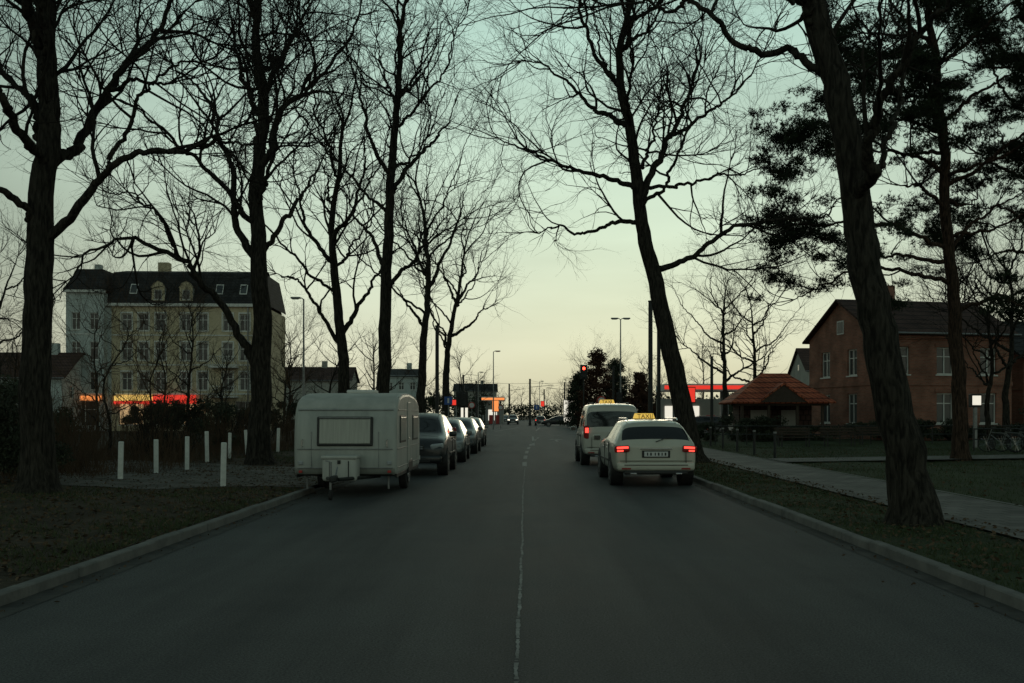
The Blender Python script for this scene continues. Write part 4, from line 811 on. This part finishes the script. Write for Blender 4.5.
# ------------------------------------------------------------------ caravan
def caravan():
    e=empty('caravan',(-3.55,19.55,0)); W=1.01
    prof=[(.04,.40),(-.01,.55),(-.03,.9),(-.02,1.25),(.03,1.55),(.12,1.74),(.28,1.89),(.55,1.98),(1.1,2.045),(2.1,2.075),(3.1,2.04),(3.75,1.96),(4.05,1.84),(4.2,1.62),(4.27,1.2),(4.27,.8),(4.22,.40)]
    V=[(-W,y,z) for y,z in prof]+[(W,y,z) for y,z in prof]; n=len(prof)
    F=[tuple(range(n)),tuple(range(2*n-1,n-1,-1))]; I=[0,0]
    for i in range(n):
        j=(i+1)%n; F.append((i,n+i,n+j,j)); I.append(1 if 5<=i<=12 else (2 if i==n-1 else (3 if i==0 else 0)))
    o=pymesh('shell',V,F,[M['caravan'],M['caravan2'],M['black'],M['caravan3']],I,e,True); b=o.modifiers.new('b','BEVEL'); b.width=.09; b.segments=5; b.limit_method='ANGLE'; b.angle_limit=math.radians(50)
    w=o.modifiers.new('w','WEIGHTED_NORMAL')
    for z,yf in ((1.70,.095),(.93,-.032),(.56,-.012)):
        box('front_trim_strip',e,(0,yf-.008,z),(W*1.86,.02,.022),M['metal'],.006)
        for sx in (-1,1): box('side_trim_strip',e,(sx*(W+.003),2.12,z),(.014,3.95 if z<1.6 else 3.75,.022),M['metal'],.004)
    for sx in (-1,1): box('panel_joint',e,(sx*.66,-.028,.92),(.012,.012,.7),M['metal'],0,(0,0,0))
    box('front_window_rubber',e,(0,-.024,1.28),(1.10,.05,.58),M['black'],.05,(-.09,0,0),4); box('front_window_pane',e,(0,-.046,1.28),(1.0,.03,.49),M['curtain'],.04,(-.09,0,0),4); box('front_window_rail',e,(0,-.066,1.545),(1.02,.015,.02),M['metal'],.004)
    for sx in (-1,1):
        for yy,ww in ((.95,.85),(3.2,.9)):
            box('side_window_rubber',e,(sx*(W+.002),yy,1.32),(.03,ww+.08,.56),M['black'],.04,seg=4); box('side_window_pane',e,(sx*(W+.014),yy,1.32),(.02,ww,.48),M['curtain'],.035,seg=4)
        box('wheel_arch',e,(sx*(W-.06),2.25,.5),(.16,.86,.34),M['black'],.12,seg=4); cyl('tyre',e,(sx*(W-.13),2.25,.3),.3,.17,M['rubber'],'X',32,.03); cyl('hubcap',e,(sx*(W-.03),2.25,.3),.17,.03,M['chrome'],'X',24,.01)
        box('front_marker_lamp',e,(sx*(W-.14),-.03,.66),(.09,.03,.07),M['head'],.01); box('front_reflector',e,(sx*(W-.14),-.03,.49),(.07,.03,.05),M['reds'],.008)
        cyl('corner_steady',e,(sx*(W-.2),.3,.3),.02,.34,M['metal'],'Z',8)
        box('skirt',e,(sx*(W-.03),2.1,.40),(.03,3.9,.08),M['metal_dark'],.01)
        tube_obj('grab_handle',[(sx*(W-.18),-.03,.97),(sx*(W-.18),-.09,.99),(sx*(W-.18),-.09,1.1),(sx*(W-.18),-.03,1.12)],.012,M['chrome'],e,6)
    box('door',e,(W+.004,2.05,1.18),(.02,.58,1.4),M['caravan'],.02); box('door_handle',e,(W+.02,1.83,1.1),(.03,.1,.03),M['chrome'],.008)
    box('gas_locker',e,(-.02,-.32,.56),(.66,.44,.46),M['caravan2'],.06,seg=4,smooth=True); box('gas_locker_lid',e,(-.02,-.33,.79),(.70,.48,.07),M['caravan2'],.03,seg=3); box('locker_latch',e,(-.02,-.555,.70),(.06,.02,.07),M['metal_dark'],.005)
    box('locker_rib',e,(-.2,-.545,.55),(.02,.012,.34),M['metal_dark']); box('locker_rib',e,(.16,-.545,.55),(.02,.012,.34),M['metal_dark'])
    for sx in (-1,1): tube_obj('drawbar',[(sx*.6,.5,.37),(sx*.06,-1.05,.40)],.035,M['metal_dark'],e,8)
    box('hitch',e,(0,-1.18,.42),(.11,.36,.12),M['metal_dark'],.03); tube_obj('brake_lever',[(0,-1.,.45),(0,-.8,.62)],.015,M['metal'],e,6)
    tube_obj('jockey_stem',[(-.12,-.85,.12),(-.12,-.85,.72)],.024,M['metal'],e,8); cyl('jockey_wheel',e,(-.12,-.85,.1),.1,.06,M['rubber'],'X',20,.01); tube_obj('jockey_handle',[(-.12,-.85,.72),(-.22,-.85,.74)],.012,M['metal'],e,6)
    box('roof_vent',e,(0,2.1,2.10),(.6,.6,.08),M['trim'],.03); 
    for sx in (-1,1): tube_obj('awning_rail',[(sx*(W-.03),.55,1.955),(sx*(W-.03),1.1,2.02),(sx*(W-.03),2.1,2.05),(sx*(W-.03),3.1,2.015),(sx*(W-.03),3.7,1.945)],.012,M['metal'],e,6)
    box('tail_lamp',e,(-.8,4.29,.6),(.14,.03,.1),M['tail_off'],.01); box('tail_lamp',e,(.8,4.29,.6),(.14,.03,.1),M['tail_off'],.01)
caravan()
# ------------------------------------------------------------------ world, sun, camera
w=bpy.data.worlds.new('World'); scene.world=w; w.use_nodes=True; nt=w.node_tree; nt.nodes.clear(); Lk=nt.links.new
out=nt.nodes.new('ShaderNodeOutputWorld'); bg=nt.nodes.new('ShaderNodeBackground'); bg.inputs['Strength'].default_value=.1; Lk(bg.outputs[0],out.inputs[0])
SE,SR=math.radians(4),math.radians(6)
sky=nt.nodes.new('ShaderNodeTexSky'); sky.sky_type='NISHITA'; sky.sun_disc=False; sky.sun_elevation=SE; sky.sun_rotation=SR; sky.dust_density=2.5; sky.air_density=1.2
tc=nt.nodes.new('ShaderNodeTexCoord'); sp=nt.nodes.new('ShaderNodeSeparateXYZ'); Lk(tc.outputs['Generated'],sp.inputs[0])
ramp=nt.nodes.new('ShaderNodeValToRGB'); el=ramp.color_ramp.elements
cols=[(0.,(.54,.51,.37)),(.07,(.58,.59,.45)),(.18,(.54,.64,.51)),(.36,(.40,.57,.49)),(.65,(.20,.295,.285)),(1.,(.15,.225,.225))]
el[0].position=0;el[0].color=(*cols[0][1],1);el[1].position=1;el[1].color=(*cols[-1][1],1)
for p,c in cols[1:-1]:
    q=el.new(p); q.color=(*c,1)
Lk(sp.outputs[2],ramp.inputs[0])
dot=nt.nodes.new('ShaderNodeVectorMath'); dot.operation='DOT_PRODUCT'; g=Vector((.05,1,.12)).normalized(); dot.inputs[1].default_value=g; Lk(tc.outputs['Generated'],dot.inputs[0])
mr=nt.nodes.new('ShaderNodeMapRange'); mr.interpolation_type='SMOOTHSTEP'; mr.inputs['From Min'].default_value=.76; mr.inputs['From Max'].default_value=1.; mr.inputs['To Min'].default_value=.44; mr.inputs['To Max'].default_value=1.15; Lk(dot.outputs['Value'],mr.inputs[0])
mb=nt.nodes.new('ShaderNodeMapRange'); mb.interpolation_type='SMOOTHSTEP'; mb.inputs['From Min'].default_value=0.; mb.inputs['From Max'].default_value=-.8; mb.inputs['To Min'].default_value=0.; mb.inputs['To Max'].default_value=.26; Lk(dot.outputs['Value'],mb.inputs[0])  # added fill: extra sky brightness behind the camera to light the facades
ms=nt.nodes.new('ShaderNodeMath'); ms.operation='ADD'; Lk(mr.outputs[0],ms.inputs[0]); Lk(mb.outputs[0],ms.inputs[1])
mp=nt.nodes.new('ShaderNodeMapping'); mp.inputs['Scale'].default_value=(1.2,1.2,7.); mp.inputs['Rotation'].default_value=(0,.12,0); Lk(tc.outputs['Generated'],mp.inputs[0])
cn=nt.nodes.new('ShaderNodeTexNoise'); cn.inputs['Scale'].default_value=1.6; cn.inputs['Detail'].default_value=6; Lk(mp.outputs[0],cn.inputs['Vector'])
cm=nt.nodes.new('ShaderNodeMapRange'); cm.inputs['From Min'].default_value=.3; cm.inputs['From Max'].default_value=.7; cm.inputs['To Min'].default_value=.87; cm.inputs['To Max'].default_value=1.12; Lk(cn.outputs['Fac'],cm.inputs[0])
mu=nt.nodes.new('ShaderNodeMath'); mu.operation='MULTIPLY'; Lk(ms.outputs[0],mu.inputs[0]); Lk(cm.outputs[0],mu.inputs[1])
m10=nt.nodes.new('ShaderNodeMath'); m10.operation='MULTIPLY'; m10.inputs[1].default_value=10.2; Lk(mu.outputs[0],m10.inputs[0])
sc=nt.nodes.new('ShaderNodeVectorMath'); sc.operation='SCALE'; Lk(ramp.outputs[0],sc.inputs[0]); Lk(m10.outputs[0],sc.inputs['Scale'])
tint=nt.nodes.new('ShaderNodeVectorMath'); tint.operation='MULTIPLY'; tint.inputs[1].default_value=(.02,.04,.055); Lk(sky.outputs[0],tint.inputs[0])
add=nt.nodes.new('ShaderNodeVectorMath'); add.operation='ADD'; Lk(sc.outputs[0],add.inputs[0]); Lk(tint.outputs[0],add.inputs[1]); Lk(add.outputs[0],bg.inputs['Color'])
sl=bpy.data.lights.new('sun','SUN'); sl.energy=.15; sl.angle=math.radians(12); sl.color=(1,.85,.62); so=bpy.data.objects.new('sun',sl); COL.objects.link(so)
d=Vector((math.sin(SR)*math.cos(SE),math.cos(SR)*math.cos(SE),math.sin(SE))); so.rotation_euler=d.to_track_quat('Z','Y').to_euler(); so.location=(0,0,30)
cd=bpy.data.cameras.new('camera'); cam=bpy.data.objects.new('camera',cd); COL.objects.link(cam); scene.camera=cam
cam.location=(0,0,1.6); cam.rotation_euler=(math.pi/2,0,0); cd.sensor_width=36; cd.lens=35; cd.shift_x=-14/1024; cd.shift_y=73.5/1024; cd.clip_end=5000; cd.clip_start=.05
scene.view_settings.view_transform='Standard'; scene.view_settings.look='None'; scene.view_settings.exposure=0
